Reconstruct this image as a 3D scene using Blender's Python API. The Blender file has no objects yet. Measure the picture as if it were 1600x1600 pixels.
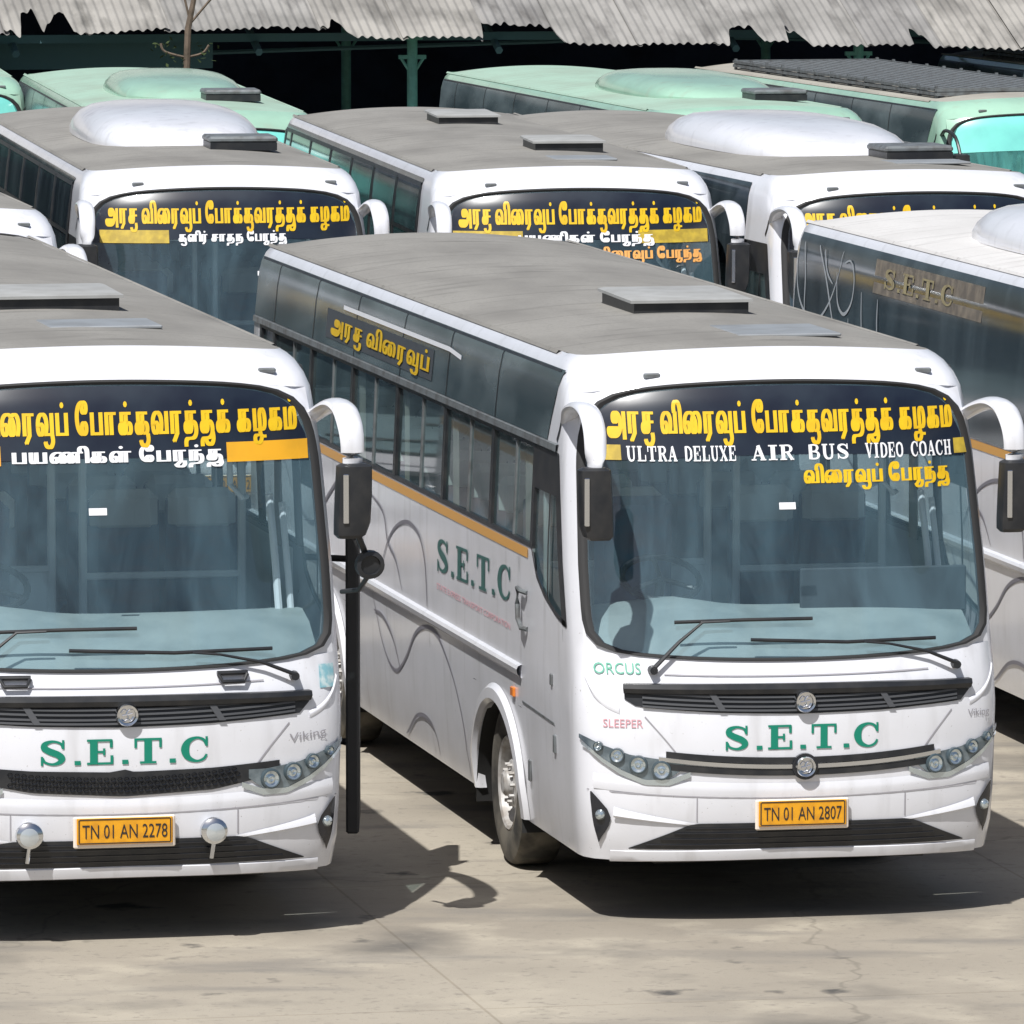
import bpy, math, random
from mathutils import Vector, Matrix
random.seed(7)
R = math.radians
scene = bpy.context.scene
COL = scene.collection

# ------------------------------------------------------------------ camera
cam = bpy.data.cameras.new('camera')
camo = bpy.data.objects.new('camera', cam)
COL.objects.link(camo)
cam.sensor_width = 36.0
cam.lens = 36.0 * 11871 / 1600
cam.clip_start = 0.5
cam.clip_end = 2000
camo.location = (0, 0, 6.846)
camo.rotation_euler = (math.pi / 2 - 0.099, 0, 0)
scene.camera = camo

# ------------------------------------------------------------------ sky, sun, exposure
SUN_TO = Vector((-0.259, -0.583, 1.0)).normalized()
w = bpy.data.worlds.new('World')
scene.world = w
w.use_nodes = True
nt = w.node_tree
sky = nt.nodes.new('ShaderNodeTexSky')
sky.sky_type = 'NISHITA'
sky.sun_disc = False
sky.sun_elevation = math.asin(SUN_TO.z)
sky.sun_rotation = math.atan2(SUN_TO.x, SUN_TO.y)
sky.dust_density = 2.5
nt.links.new(sky.outputs[0], nt.nodes['Background'].inputs[0])
nt.nodes['Background'].inputs[1].default_value = 0.055
sl = bpy.data.lights.new('sun', 'SUN')
sl.energy = 4.0
sl.angle = R(0.5)
sl.color = (1.0, 0.985, 0.955)
so = bpy.data.objects.new('sun', sl)
COL.objects.link(so)
so.rotation_euler = SUN_TO.to_track_quat('Z', 'Y').to_euler()
so.location = (-10, -20, 40)
vs = scene.view_settings
vs.view_transform = 'Standard'
vs.look = 'None'
vs.gamma = 1
vs.exposure = 0.33
try:
    vs.use_curve_mapping = False
except Exception:
    pass
scene.cycles.max_bounces = 8
scene.cycles.transparent_max_bounces = 12


# ------------------------------------------------------------------ materials
MATS = {}


def nodes_of(name):
    m = bpy.data.materials.new(name)
    m.use_nodes = True
    n = m.node_tree
    return m, n, n.nodes['Principled BSDF']


def mix_noise(n, c0, c1, scale, lo, hi, detail=5, stretch=(1, 1, 1), seed=0.0):
    tc = n.nodes.new('ShaderNodeTexCoord')
    mp = n.nodes.new('ShaderNodeMapping')
    mp.inputs['Scale'].default_value = stretch
    mp.inputs['Location'].default_value = (seed, seed * .7, seed * .3)
    nz = n.nodes.new('ShaderNodeTexNoise')
    nz.inputs['Scale'].default_value = scale
    nz.inputs['Detail'].default_value = detail
    mr = n.nodes.new('ShaderNodeMapRange')
    mr.inputs['From Min'].default_value = lo
    mr.inputs['From Max'].default_value = hi
    mx = n.nodes.new('ShaderNodeMix')
    mx.data_type = 'RGBA'
    n.links.new(tc.outputs['Object'], mp.inputs[0])
    n.links.new(mp.outputs[0], nz.inputs['Vector'])
    n.links.new(nz.outputs['Fac'], mr.inputs['Value'])
    n.links.new(mr.outputs[0], mx.inputs['Factor'])
    if isinstance(c0, tuple):
        mx.inputs['A'].default_value = (*c0, 1)
    else:
        n.links.new(c0, mx.inputs['A'])
    if isinstance(c1, tuple):
        mx.inputs['B'].default_value = (*c1, 1)
    else:
        n.links.new(c1, mx.inputs['B'])
    return mx.outputs['Result'], nz.outputs['Fac']


def simple(name, c, rough=.5, metal=0.0, var=None, scale=6, coat=0.0, spec=.5, bump=0.0, stretch=(1, 1, 1), lo=.4, hi=.7):
    m, n, b = nodes_of(name)
    b.inputs['Base Color'].default_value = (*c, 1)
    b.inputs['Roughness'].default_value = rough
    b.inputs['Metallic'].default_value = metal
    b.inputs['Coat Weight'].default_value = coat
    b.inputs['Specular IOR Level'].default_value = spec
    if var:
        o, f = mix_noise(n, c, var, scale, lo, hi, stretch=stretch)
        n.links.new(o, b.inputs['Base Color'])
        if bump:
            bp = n.nodes.new('ShaderNodeBump')
            bp.inputs['Strength'].default_value = bump
            bp.inputs['Distance'].default_value = .02
            n.links.new(f, bp.inputs['Height'])
            n.links.new(bp.outputs[0], b.inputs['Normal'])
    MATS[name] = m
    return m


def paint(name, c, dirt, stain):
    m, n, b = nodes_of(name)
    # large dusty patches, vertical rain streaks, road grime low on the panels
    o1, _ = mix_noise(n, c, dirt, 2.2, .42, .78, detail=7)
    o2, f2 = mix_noise(n, o1, stain, 7.0, .56, .82, detail=7, stretch=(1, 1, .16), seed=3)
    o2, f3 = mix_noise(n, o2, (.33, .31, .29), 60.0, .70, .80, detail=3, seed=9)
    g = n.nodes.new('ShaderNodeNewGeometry')
    tc = n.nodes.new('ShaderNodeTexCoord')
    sp = n.nodes.new('ShaderNodeSeparateXYZ')
    n.links.new(tc.outputs['Object'], sp.inputs[0])
    mr = n.nodes.new('ShaderNodeMapRange')
    mr.inputs['From Min'].default_value = .95
    mr.inputs['From Max'].default_value = .38
    mr.inputs['To Max'].default_value = .26
    n.links.new(sp.outputs['Z'], mr.inputs['Value'])
    ml = n.nodes.new('ShaderNodeMath')
    ml.operation = 'MULTIPLY'
    nz = n.nodes.new('ShaderNodeTexNoise')
    nz.inputs['Scale'].default_value = 5
    nz.inputs['Detail'].default_value = 8
    n.links.new(tc.outputs['Object'], nz.inputs['Vector'])
    n.links.new(nz.outputs['Fac'], ml.inputs[0])
    n.links.new(mr.outputs[0], ml.inputs[1])
    mx = n.nodes.new('ShaderNodeMix')
    mx.data_type = 'RGBA'
    n.links.new(ml.outputs[0], mx.inputs['Factor'])
    n.links.new(o2, mx.inputs['A'])
    mx.inputs['B'].default_value = (.30, .26, .21, 1)
    n.links.new(mx.outputs['Result'], b.inputs['Base Color'])
    b.inputs['Roughness'].default_value = .26
    b.inputs['Coat Weight'].default_value = .6
    b.inputs['Coat Roughness'].default_value = .12
    bp = n.nodes.new('ShaderNodeBump')
    bp.inputs['Strength'].default_value = .22
    bp.inputs['Distance'].default_value = .03
    nz2 = n.nodes.new('ShaderNodeTexNoise')
    nz2.inputs['Scale'].default_value = 1.6
    nz2.inputs['Detail'].default_value = 2
    n.links.new(tc.outputs['Object'], nz2.inputs['Vector'])
    n.links.new(nz2.outputs['Fac'], bp.inputs['Height'])
    n.links.new(bp.outputs[0], b.inputs['Normal'])
    MATS[name] = m


def glass(name, tint, veil, veil_amt, rough=.03, refl=1.0):
    m = bpy.data.materials.new(name)
    m.use_nodes = True
    n = m.node_tree
    n.nodes.clear()
    out = n.nodes.new('ShaderNodeOutputMaterial')
    tr = n.nodes.new('ShaderNodeBsdfTransparent')
    tr.inputs[0].default_value = (*tint, 1)
    df = n.nodes.new('ShaderNodeBsdfDiffuse')
    df.inputs[0].default_value = (*veil, 1)
    gl = n.nodes.new('ShaderNodeBsdfGlossy')
    gl.inputs['Roughness'].default_value = rough
    lw = n.nodes.new('ShaderNodeLayerWeight')
    lw.inputs['Blend'].default_value = .5
    pw5 = n.nodes.new('ShaderNodeMath')
    pw5.operation = 'POWER'
    pw5.inputs[1].default_value = 5
    n.links.new(lw.outputs['Facing'], pw5.inputs[0])
    fr = n.nodes.new('ShaderNodeMath')
    fr.operation = 'MULTIPLY_ADD'
    fr.inputs[1].default_value = .93
    fr.inputs[2].default_value = .05
    n.links.new(pw5.outputs[0], fr.inputs[0])
    m1 = n.nodes.new('ShaderNodeMixShader')
    m2 = n.nodes.new('ShaderNodeMixShader')
    tc = n.nodes.new('ShaderNodeTexCoord')
    nz = n.nodes.new('ShaderNodeTexNoise')
    nz.inputs['Scale'].default_value = 1.5
    nz.inputs['Detail'].default_value = 9
    nz.inputs['Roughness'].default_value = .62
    nz.inputs['Distortion'].default_value = .6
    mpg = n.nodes.new('ShaderNodeMapping')
    mpg.inputs['Scale'].default_value = (1.7, .5, .55)
    mpg.inputs['Rotation'].default_value = (0, .35, 0)
    n.links.new(tc.outputs['Object'], mpg.inputs[0])
    n.links.new(mpg.outputs[0], nz.inputs['Vector'])
    mr = n.nodes.new('ShaderNodeMapRange')
    mr.inputs['From Min'].default_value = .32
    mr.inputs['From Max'].default_value = .70
    mr.inputs['To Min'].default_value = veil_amt * .35
    mr.inputs['To Max'].default_value = veil_amt * 1.8
    n.links.new(nz.outputs['Fac'], mr.inputs['Value'])
    n.links.new(mr.outputs[0], m1.inputs[0])
    n.links.new(tr.outputs[0], m1.inputs[1])
    n.links.new(df.outputs[0], m1.inputs[2])
    fm = n.nodes.new('ShaderNodeMath')
    fm.operation = 'MULTIPLY'
    fm.inputs[1].default_value = refl
    fm.use_clamp = True
    n.links.new(fr.outputs[0], fm.inputs[0])
    n.links.new(fm.outputs[0], m2.inputs[0])
    n.links.new(m1.outputs[0], m2.inputs[1])
    n.links.new(gl.outputs[0], m2.inputs[2])
    n.links.new(m2.outputs[0], out.inputs[0])
    MATS[name] = m


def roof_mat(name, c, c2, c3):
    m, n, b = nodes_of(name)
    o, f = mix_noise(n, c, c2, 1.1, .40, .70, detail=9, stretch=(1.5, .6, 1))
    o, f1 = mix_noise(n, o, c3, 3.5, .58, .80, detail=9, stretch=(.35, 1.8, 1), seed=7)
    o, f2 = mix_noise(n, o, c2, 38, .50, .85, detail=4, seed=2)
    # sheet laps across the roof
    tc = n.nodes.new('ShaderNodeTexCoord')
    sp = n.nodes.new('ShaderNodeSeparateXYZ')
    n.links.new(tc.outputs['Object'], sp.inputs[0])
    md = n.nodes.new('ShaderNodeMath')
    md.operation = 'PINGPONG'
    md.inputs[1].default_value = .925
    n.links.new(sp.outputs['Y'], md.inputs[0])
    mr = n.nodes.new('ShaderNodeMapRange')
    mr.inputs['From Min'].default_value = .008
    mr.inputs['From Max'].default_value = .022
    mr.inputs['To Min'].default_value = .80
    mr.inputs['To Max'].default_value = 1.0
    n.links.new(md.outputs[0], mr.inputs['Value'])
    mx = n.nodes.new('ShaderNodeMix')
    mx.data_type = 'RGBA'
    mx.blend_type = 'MULTIPLY'
    mx.inputs['Factor'].default_value = 1
    n.links.new(o, mx.inputs['A'])
    n.links.new(mr.outputs[0], mx.inputs['B'])
    n.links.new(mx.outputs['Result'], b.inputs['Base Color'])
    b.inputs['Roughness'].default_value = .8
    bp = n.nodes.new('ShaderNodeBump')
    bp.inputs['Strength'].default_value = .2
    bp.inputs['Distance'].default_value = .02
    n.links.new(f1, bp.inputs['Height'])
    n.links.new(bp.outputs[0], b.inputs['Normal'])
    MATS[name] = m


roof_mat('roof_grey', (.268, .258, .238), (.19, .182, .168), (.125, .12, .11))
roof_mat('roof_pale', (.60, .59, .58), (.50, .49, .48), (.38, .37, .36))
roof_mat('roof_mint', (.33, .48, .39), (.29, .38, .31), (.24, .27, .23))
roof_mat('roof_dusty', (.38, .365, .32), (.30, .28, .245), (.22, .21, .18))
paint('white_paint', (.79, .80, .85), (.715, .72, .755), (.60, .60, .625))
paint('mint_paint', (.36, .58, .45), (.30, .47, .37), (.33, .43, .34))
simple('hatch_grey', (.37, .375, .37), .6, var=(.30, .30, .29), scale=5)
simple('plate_steel', (.27, .29, .31), .5, var=(.22, .23, .24), scale=5)
glass('windscreen_glass', (.80, .90, .935), (.24, .42, .52), .135, refl=1.8)
glass('side_glass', (.62, .74, .74), (.20, .30, .32), .18, refl=.8)
glass('teal_glass', (.45, .60, .58), (.12, .45, .42), .45)
simple('band_glass', (.045, .066, .076), .20, var=(.15, .19, .205), scale=1.6, spec=.32, lo=.40, hi=.75, stretch=(1, .5, 1.5))  # paler patches paint reflections into the band colour
simple('banner_navy', (.009, .013, .026), .3, coat=.15, var=(.02, .03, .045), scale=3)
simple('banner_teal', (.22, .72, .64), .3, coat=.3, var=(.18, .6, .55), scale=3)
simple('band_dark', (.024, .034, .042), .10, var=(.075, .10, .115), scale=1.6, spec=.4, lo=.42, hi=.78, stretch=(1, 1.4, .35))
simple('black_plastic', (.016, .018, .022), .42, var=(.035, .035, .036), scale=8)
simple('black_gloss', (.012, .014, .02), .16, coat=.4)
simple('rubber', (.022, .022, .023), .7)
simple('tyre_rubber', (.035, .033, .03), .9, var=(.15, .135, .11), scale=5, lo=.38, hi=.66)
simple('rim_steel', (.55, .54, .53), .5, metal=.15, var=(.30, .27, .24), scale=12)
simple('chrome', (.72, .74, .77), .14, metal=1.0)
simple('lamp_lens', (.62, .70, .74), .10, coat=.8, metal=.8)
simple('lamp_silver', (.13, .17, .20), .18, coat=.6, metal=.5, var=(.26, .32, .36), scale=14)
simple('spot_glass', (.60, .64, .66), .12, coat=.8, metal=.5)
simple('lamp_house', (.06, .085, .10), .2, coat=.5)
simple('letter_yellow', (.80, .52, .012), .45, var=(.70, .43, .01), scale=9)
simple('letter_white', (.82, .83, .86), .5)
simple('letter_green', (.004, .23, .15), .45)
simple('letter_darkgreen', (.03, .13, .115), .45)
simple('letter_mint', (.12, .42, .30), .5)
simple('letter_pink', (.70, .36, .40), .5)
simple('letter_grey', (.36, .35, .38), .5)
simple('letter_orange', (.85, .42, .12), .5)
simple('bar_orange', (.80, .40, .02), .45, var=(.66, .34, .02), scale=5)
simple('letter_dull', (.36, .31, .17), .6, var=(.24, .20, .12), scale=9)
simple('sticker_teal', (.22, .45, .52), .5, var=(.62, .70, .70), scale=22)
simple('slat_grey', (.075, .078, .085), .45)
simple('sticker_brown', (.14, .12, .10), .5, var=(.26, .22, .17), scale=9)
simple('bar_olive', (.42, .30, .04), .45, var=(.62, .45, .05), scale=14)
simple('stripe_orange', (.74, .38, .08), .4)
simple('swirl_grey', (.20, .195, .225), .45)
simple('swirl_white', (.34, .37, .40), .45)
simple('plate_yellow', (.82, .38, .012), .5, var=(.64, .28, .015), scale=18)
simple('plate_cream', (.82, .72, .62), .5)
simple('amber', (.75, .22, .03), .25, coat=.4)
simple('maroon', (.18, .03, .03), .3)
simple('interior_pale', (.72, .74, .74), .7, var=(.62, .63, .65), scale=3)
simple('interior_dark', (.06, .07, .08), .7)
simple('dash_grey', (.36, .40, .39), .6, var=(.24, .28, .28), scale=3)
simple('seat_blue', (.10, .16, .24), .9, var=(.20, .12, .14), scale=5)
simple('seat_cover', (.80, .78, .75), .9)
simple('curtain', (.45, .40, .36), .9, var=(.34, .30, .28), scale=5)
simple('underbody', (.02, .02, .02), .9)
simple('rack_metal', (.20, .22, .23), .5, metal=.3, var=(.12, .12, .12), scale=10)
simple('post_mint', (.16, .42, .36), .6, var=(.12, .30, .25), scale=8)
simple('bark', (.16, .12, .09), .9, var=(.09, .07, .05), scale=12)
simple('leaf', (.05, .07, .03), .95, spec=.1)
simple('shed_shade', (.04, .055, .095), .95, var=(.025, .03, .05), scale=1.5)  # near-black navy: the shade inside the shed is put into this colour
simple('beam_teal', (.07, .15, .17), .8)


def mat_ground():
    m, n, b = nodes_of('concrete_ground')
    o, f = mix_noise(n, (.395, .352, .285), (.285, .252, .205), .35, .38, .64, detail=9)
    o, f1 = mix_noise(n, o, (.47, .42, .335), 1.7, .52, .80, detail=8, seed=5)
    o, f2 = mix_noise(n, o, (.15, .138, .12), .8, .56, .74, detail=10, seed=11)
    o, f3 = mix_noise(n, o, (.24, .215, .18), 14, .58, .78, detail=6, seed=2)
    # cast slabs with joints
    tc = n.nodes.new('ShaderNodeTexCoord')
    mp = n.nodes.new('ShaderNodeMapping')
    mp.inputs['Rotation'].default_value = (0, 0, -.2)
    mp.inputs['Location'].default_value = (.35, .9, 0)
    wn = n.nodes.new('ShaderNodeTexNoise')
    wn.inputs['Scale'].default_value = 1.2
    n.links.new(tc.outputs['Object'], mp.inputs[0])
    br = n.nodes.new('ShaderNodeTexBrick')
    br.offset = 0
    br.inputs['Scale'].default_value = 1
    br.inputs['Brick Width'].default_value = 4.2
    br.inputs['Row Height'].default_value = 4.6
    br.inputs['Mortar Size'].default_value = .012
    br.inputs['Mortar Smooth'].default_value = .6
    br.inputs['Color1'].default_value = (1, 1, 1, 1)
    br.inputs['Color2'].default_value = (.93, .93, .93, 1)
    br.inputs['Mortar'].default_value = (.72, .70, .67, 1)
    n.links.new(mp.outputs[0], br.inputs['Vector'])
    # wandering cracks
    va = n.nodes.new('ShaderNodeVectorMath')
    va.operation = 'MULTIPLY_ADD'
    n.links.new(wn.outputs['Color'], va.inputs[0])
    va.inputs[1].default_value = (.9, .9, 0)
    n.links.new(tc.outputs['Object'], va.inputs[2])
    n.links.new(tc.outputs['Object'], wn.inputs['Vector'])
    wn.inputs['Detail'].default_value = 8
    vo = n.nodes.new('ShaderNodeTexVoronoi')
    vo.feature = 'DISTANCE_TO_EDGE'
    vo.inputs['Scale'].default_value = .17
    n.links.new(va.outputs[0], vo.inputs['Vector'])
    cr = n.nodes.new('ShaderNodeMapRange')
    cr.inputs['From Min'].default_value = .0008
    cr.inputs['From Max'].default_value = .0035
    cr.inputs['To Min'].default_value = .72
    n.links.new(vo.outputs['Distance'], cr.inputs['Value'])
    mc = n.nodes.new('ShaderNodeMix')
    mc.data_type = 'RGBA'
    mc.blend_type = 'MULTIPLY'
    mc.inputs['Factor'].default_value = .8
    n.links.new(o, mc.inputs['A'])
    n.links.new(cr.outputs[0], mc.inputs['B'])
    o = mc.outputs['Result']
    o, f4 = mix_noise(n, o, (.085, .08, .073), 2.2, .66, .74, detail=7, seed=23)
    o, f5 = mix_noise(n, o, (.20, .185, .165), 1.0, .55, .75, detail=8, stretch=(.6, 1.8, 1), seed=31)
    o, f6 = mix_noise(n, o, (.14, .13, .115), 90, .66, .74, detail=2, seed=3)
    mx = n.nodes.new('ShaderNodeMix')
    mx.data_type = 'RGBA'
    mx.blend_type = 'MULTIPLY'
    mx.inputs['Factor'].default_value = .85
    n.links.new(o, mx.inputs['A'])
    n.links.new(br.outputs['Color'], mx.inputs['B'])
    n.links.new(mx.outputs['Result'], b.inputs['Base Color'])
    b.inputs['Roughness'].default_value = .88
    bp = n.nodes.new('ShaderNodeBump')
    bp.inputs['Strength'].default_value = .25
    bp.inputs['Distance'].default_value = .015
    n.links.new(f3, bp.inputs['Height'])
    n.links.new(bp.outputs[0], b.inputs['Normal'])
    MATS['ground'] = m


def mat_sheet():
    for k, (a, b_, c_) in enumerate((((.31, .30, .285), (.19, .185, .175), (.12, .115, .11)), ((.28, .272, .262), (.175, .17, .165), (.11, .105, .10)), ((.34, .325, .30), (.22, .21, .195), (.13, .125, .115)))):
        m, n, b = nodes_of('asbestos_sheet')
        o, f = mix_noise(n, a, b_, 1.3, .40, .68, detail=8, seed=k * 3)
        o, f1 = mix_noise(n, o, c_, 3.0, .52, .76, detail=8, stretch=(1.5, .25, 1), seed=4 + k)
        n.links.new(o, b.inputs['Base Color'])
        b.inputs['Roughness'].default_value = .95
        MATS['sheet%d' % k] = m


mat_ground()
mat_sheet()


# ------------------------------------------------------------------ mesh builder
class MB:
    def __init__(self):
        self.v, self.f = [], []

    def add(self, vs, fs):
        o = len(self.v)
        self.v += [tuple(p) for p in vs]
        self.f += [tuple(i + o for i in q) for q in fs]
        return self

    def grid(self, rows, close=False):
        nr, nc = len(rows), len(rows[0])
        vs = [p for r in rows for p in r]
        fs = []
        for i in range(nr - 1):
            for j in range(nc - 1 + (1 if close else 0)):
                k = (j + 1) % nc
                fs.append((i * nc + j, i * nc + k, (i + 1) * nc + k, (i + 1) * nc + j))
        return self.add(vs, fs)

    def box(self, c, s, bev=0.0, rot=None):
        hx, hy, hz = s[0] / 2, s[1] / 2, s[2] / 2
        if bev <= 0:
            vs = [(x * hx, y * hy, z * hz) for x in (-1, 1) for y in (-1, 1) for z in (-1, 1)]
            fs = [(0, 1, 3, 2), (4, 6, 7, 5), (0, 4, 5, 1), (2, 3, 7, 6), (0, 2, 6, 4), (1, 5, 7, 3)]
        else:
            b = min(bev, hx * .95, hy * .95, hz * .95)
            vs, fs = [], []

            def ring(ix, iy, z):
                o = len(vs)
                c_ = b if ix else 0
                x, y = hx - (0 if ix else b), hy - (0 if ix else b)
                x2, y2 = hx, hy
                if ix:
                    pts = [(hx - b, hy), (hx, hy - b), (hx, -hy + b), (hx - b, -hy), (-hx + b, -hy), (-hx, -hy + b), (-hx, hy - b), (-hx + b, hy)]
                else:
                    k = b * 1.0
                    pts = [(hx - b, hy - k), (hx - k, hy - b), (hx - k, -hy + b), (hx - b, -hy + k), (-hx + b, -hy + k), (-hx + k, -hy + b), (-hx + k, hy - b), (-hx + b, hy - k)]
                vs.extend((px, py, z) for px, py in pts)
                return o
            r0, r1, r2, r3 = ring(0, 0, -hz), ring(1, 1, -hz + b), ring(1, 1, hz - b), ring(0, 0, hz)
            for a_, b_ in ((r0, r1), (r1, r2), (r2, r3)):
                for i in range(8):
                    j = (i + 1) % 8
                    fs.append((a_ + i, a_ + j, b_ + j, b_ + i))
            fs.append(tuple(r3 + i for i in range(8)))
            fs.append(tuple(r0 + i for i in range(7, -1, -1)))
        if rot:
            M = Matrix.Rotation(rot[1], 3, rot[0])
            vs = [M @ Vector(p) for p in vs]
        return self.add([(p[0] + c[0], p[1] + c[1], p[2] + c[2]) for p in vs], fs)

    def tube(self, pts, rad, n=8, flat=1.0):
        P = [Vector(p) for p in pts]
        rows = []
        up = Vector((0, 0, 1))
        for i, p in enumerate(P):
            t = (P[min(i + 1, len(P) - 1)] - P[max(i - 1, 0)]).normalized()
            a = t.cross(up)
            if a.length < 1e-3:
                a = t.cross(Vector((0, 1, 0)))
            a.normalize()
            b = a.cross(t)
            r = rad[i] if isinstance(rad, (list, tuple)) else rad
            rows.append([p + a * (r * math.cos(2 * math.pi * k / n)) + b * (r * flat * math.sin(2 * math.pi * k / n)) for k in range(n)])
        self.grid(rows, True)
        o = len(self.v) - len(rows) * n
        self.f.append(tuple(o + k for k in range(n)))
        self.f.append(tuple(o + (len(rows) - 1) * n + k for k in range(n - 1, -1, -1)))
        return self

    def lathe(self, prof, c, axis='X', n=28):
        rows = []
        for r, h in prof:
            row = []
            for k in range(n):
                a = 2 * math.pi * k / n
                if axis == 'X':
                    row.append((c[0] + h, c[1] + r * math.cos(a), c[2] + r * math.sin(a)))
                elif axis == 'Y':
                    row.append((c[0] + r * math.cos(a), c[1] + h, c[2] + r * math.sin(a)))
                else:
                    row.append((c[0] + r * math.cos(a), c[1] + r * math.sin(a), c[2] + h))
            rows.append(row)
        return self.grid(rows, True)

    def mesh(self, name, mat, smooth=True, angle=35):
        me = bpy.data.meshes.new(name)
        me.from_pydata(self.v, [], self.f)
        me.materials.append(MATS[mat])
        me.validate()
        if smooth:
            me.polygons.foreach_set('use_smooth', [True] * len(me.polygons))
            try:
                me.set_sharp_from_angle(angle=R(angle))
            except Exception:
                pass
        me.update()
        return me


def link(name, me, parent=None, loc=None):
    o = bpy.data.objects.new(name, me)
    COL.objects.link(o)
    if parent is not None:
        o.parent = parent
    if loc is not None:
        o.location = loc
    return o


def thing(name, label, cat, loc=(0, 0, 0), rz=0.0, group=None, me=None):
    o = bpy.data.objects.new(name, me)
    COL.objects.link(o)
    o.location = loc
    o.rotation_euler = (0, 0, rz)
    o['label'] = label
    o['category'] = cat
    if group:
        o['group'] = group
    return o


# ------------------------------------------------------------------ coach surface
def lerp_tab(tab, z):
    if z <= tab[0][0]:
        return tab[0][1]
    for (a, b), (c, d) in zip(tab, tab[1:]):
        if z <= c:
            return b + (d - b) * (z - a) / (c - a)
    return tab[-1][1]


Y0 = [(.38, .07), (.55, .015), (.70, 0), (1.25, 0), (1.45, .035), (1.61, .10), (2.2, .295), (2.7, .455), (3.0, .56), (3.10, .625), (3.17, .72), (3.23, .84), (3.28, 1.0), (3.34, 1.12)]
WZ = [(.38, 1.235), (.6, 1.265), (1.2, 1.285), (2.1, 1.28), (2.7, 1.255), (3.1, 1.215), (3.17, 1.195), (3.23, 1.165), (3.26, 1.135), (3.28, 1.10), (3.4, 1.10)]
RC = .13
LEN = 12.0


def W(z):
    return lerp_tab(WZ, z)


def F(x, z):
    y0 = lerp_tab(Y0, z)
    wz = W(z)
    a = abs(x)
    xb = wz - RC
    if a <= xb:
        return y0 + .25 * (a / 1.25) ** 3
    a = min(a, wz)
    ya = .25 * (xb / 1.25) ** 3
    t = 1 - math.sqrt(max(0, (wz - a) / RC))
    return y0 + (1 - t) ** 2 * ya + 2 * t * (1 - t) * (ya + .066) + t * t * (ya + .25)


def nominal(x, z):
    """level of the shell loop that passes through height z at x (the loops bow round the windscreen)"""
    zb = 1.55 + .06 * min(1, (x / 1.2) ** 2)
    zt = 3.165 - .07 * min(1, (x / 1.15) ** 2)
    if zb <= z <= zt:
        return 1.61 + 1.485 * (z - zb) / (zt - zb)
    zn = z
    for _ in range(8):
        zn += z - zwarp(x, zn)
    return zn


def FS(x, z):
    return F(x, nominal(x, z))


def F3(x, z, off=0.0):
    y = FS(x, z)
    if off == 0:
        return (x, y, z)
    e = .01
    dx = (FS(x + e, z) - FS(x - e, z)) / (2 * e)
    dz = (FS(x, z + e) - FS(x, z - e)) / (2 * e)
    n = Vector((dx, -1, dz)).normalized()
    return (x + n.x * off, y + n.y * off, z + n.z * off)


def G3(s, y, z, off=0.0):
    return (s * (W(z) + off), y, z)


def fstrip(mb, xs, lo, hi, nz=4, off=.006):
    rows = []
    for k in range(nz + 1):
        t = k / nz
        rows.append([F3(x, lo(x) + (hi(x) - lo(x)) * t, off) for x in xs])
    return mb.grid(rows)


def sstrip(mb, s, ys, lo, hi, nz=3, off=.006):
    rows = []
    for k in range(nz + 1):
        t = k / nz
        rows.append([G3(s, y, lo(y) + (hi(y) - lo(y)) * t, off) for y in ys])
    return mb.grid(rows)


def lin(a, b, n):
    return [a + (b - a) * i / n for i in range(n + 1)]


def pw(tab):
    return lambda x: lerp_tab(tab, x)


def const(c):
    return lambda x: c


# ---- flat lettering shapes: lists of (verts2d, faces)
def catmull(pts, n=5):
    P = [pts[0]] + list(pts) + [pts[-1]]
    out = []
    for i in range(1, len(P) - 2):
        for k in range(n):
            t = k / n
            q = []
            for d in range(len(P[0])):
                a, b, c, e = P[i - 1][d], P[i][d], P[i + 1][d], P[i + 2][d]
                q.append(.5 * (2 * b + (c - a) * t + (2 * a - 5 * b + 4 * c - e) * t * t + (3 * b - a - 3 * c + e) * t ** 3))
            out.append(tuple(q))
    out.append(tuple(pts[-1]))
    return out


def ribbon(pts, wd):
    """pts 2d, wd full widths -> verts, quads"""
    vs, fs = [], []
    n = len(pts)
    for i, p in enumerate(pts):
        a, b = pts[max(i - 1, 0)], pts[min(i + 1, n - 1)]
        tx, ty = b[0] - a[0], b[1] - a[1]
        L = math.hypot(tx, ty) or 1
        h = (wd[i] if isinstance(wd, (list, tuple)) else wd) / 2
        nx, ny = -ty / L * h, tx / L * h
        vs += [(p[0] + nx, p[1] + ny), (p[0] - nx, p[1] - ny)]
    for i in range(n - 1):
        fs.append((2 * i, 2 * i + 1, 2 * i + 3, 2 * i + 2))
    return vs, fs


_S = [(.83, .70, .09), (.76, .87, .09), (.5, .95, .10), (.25, .86, .18), (.22, .70, .24), (.36, .58, .25), (.5, .51, .26), (.68, .42, .25), (.80, .28, .24), (.73, .13, .17), (.5, .05, .10), (.25, .13, .09), (.16, .30, .09)]
_C = [(.87, .68, .08), (.78, .88, .10), (.54, .96, .10), (.26, .82, .20), (.15, .5, .28), (.26, .18, .20), (.54, .04, .10), (.78, .12, .10), (.89, .30, .08)]
_O = [(.5, .95, .12), (.2, .8, .2), (.13, .5, .24), (.2, .2, .2), (.5, .05, .12), (.8, .2, .2), (.87, .5, .24), (.8, .8, .2), (.5, .95, .12)]


def L2(*p, w=.22):
    return ('l', p, w)


def bar(x0, x1, y, w=.09):
    return ('l', ((x0, y), (x1, y)), w)


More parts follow.
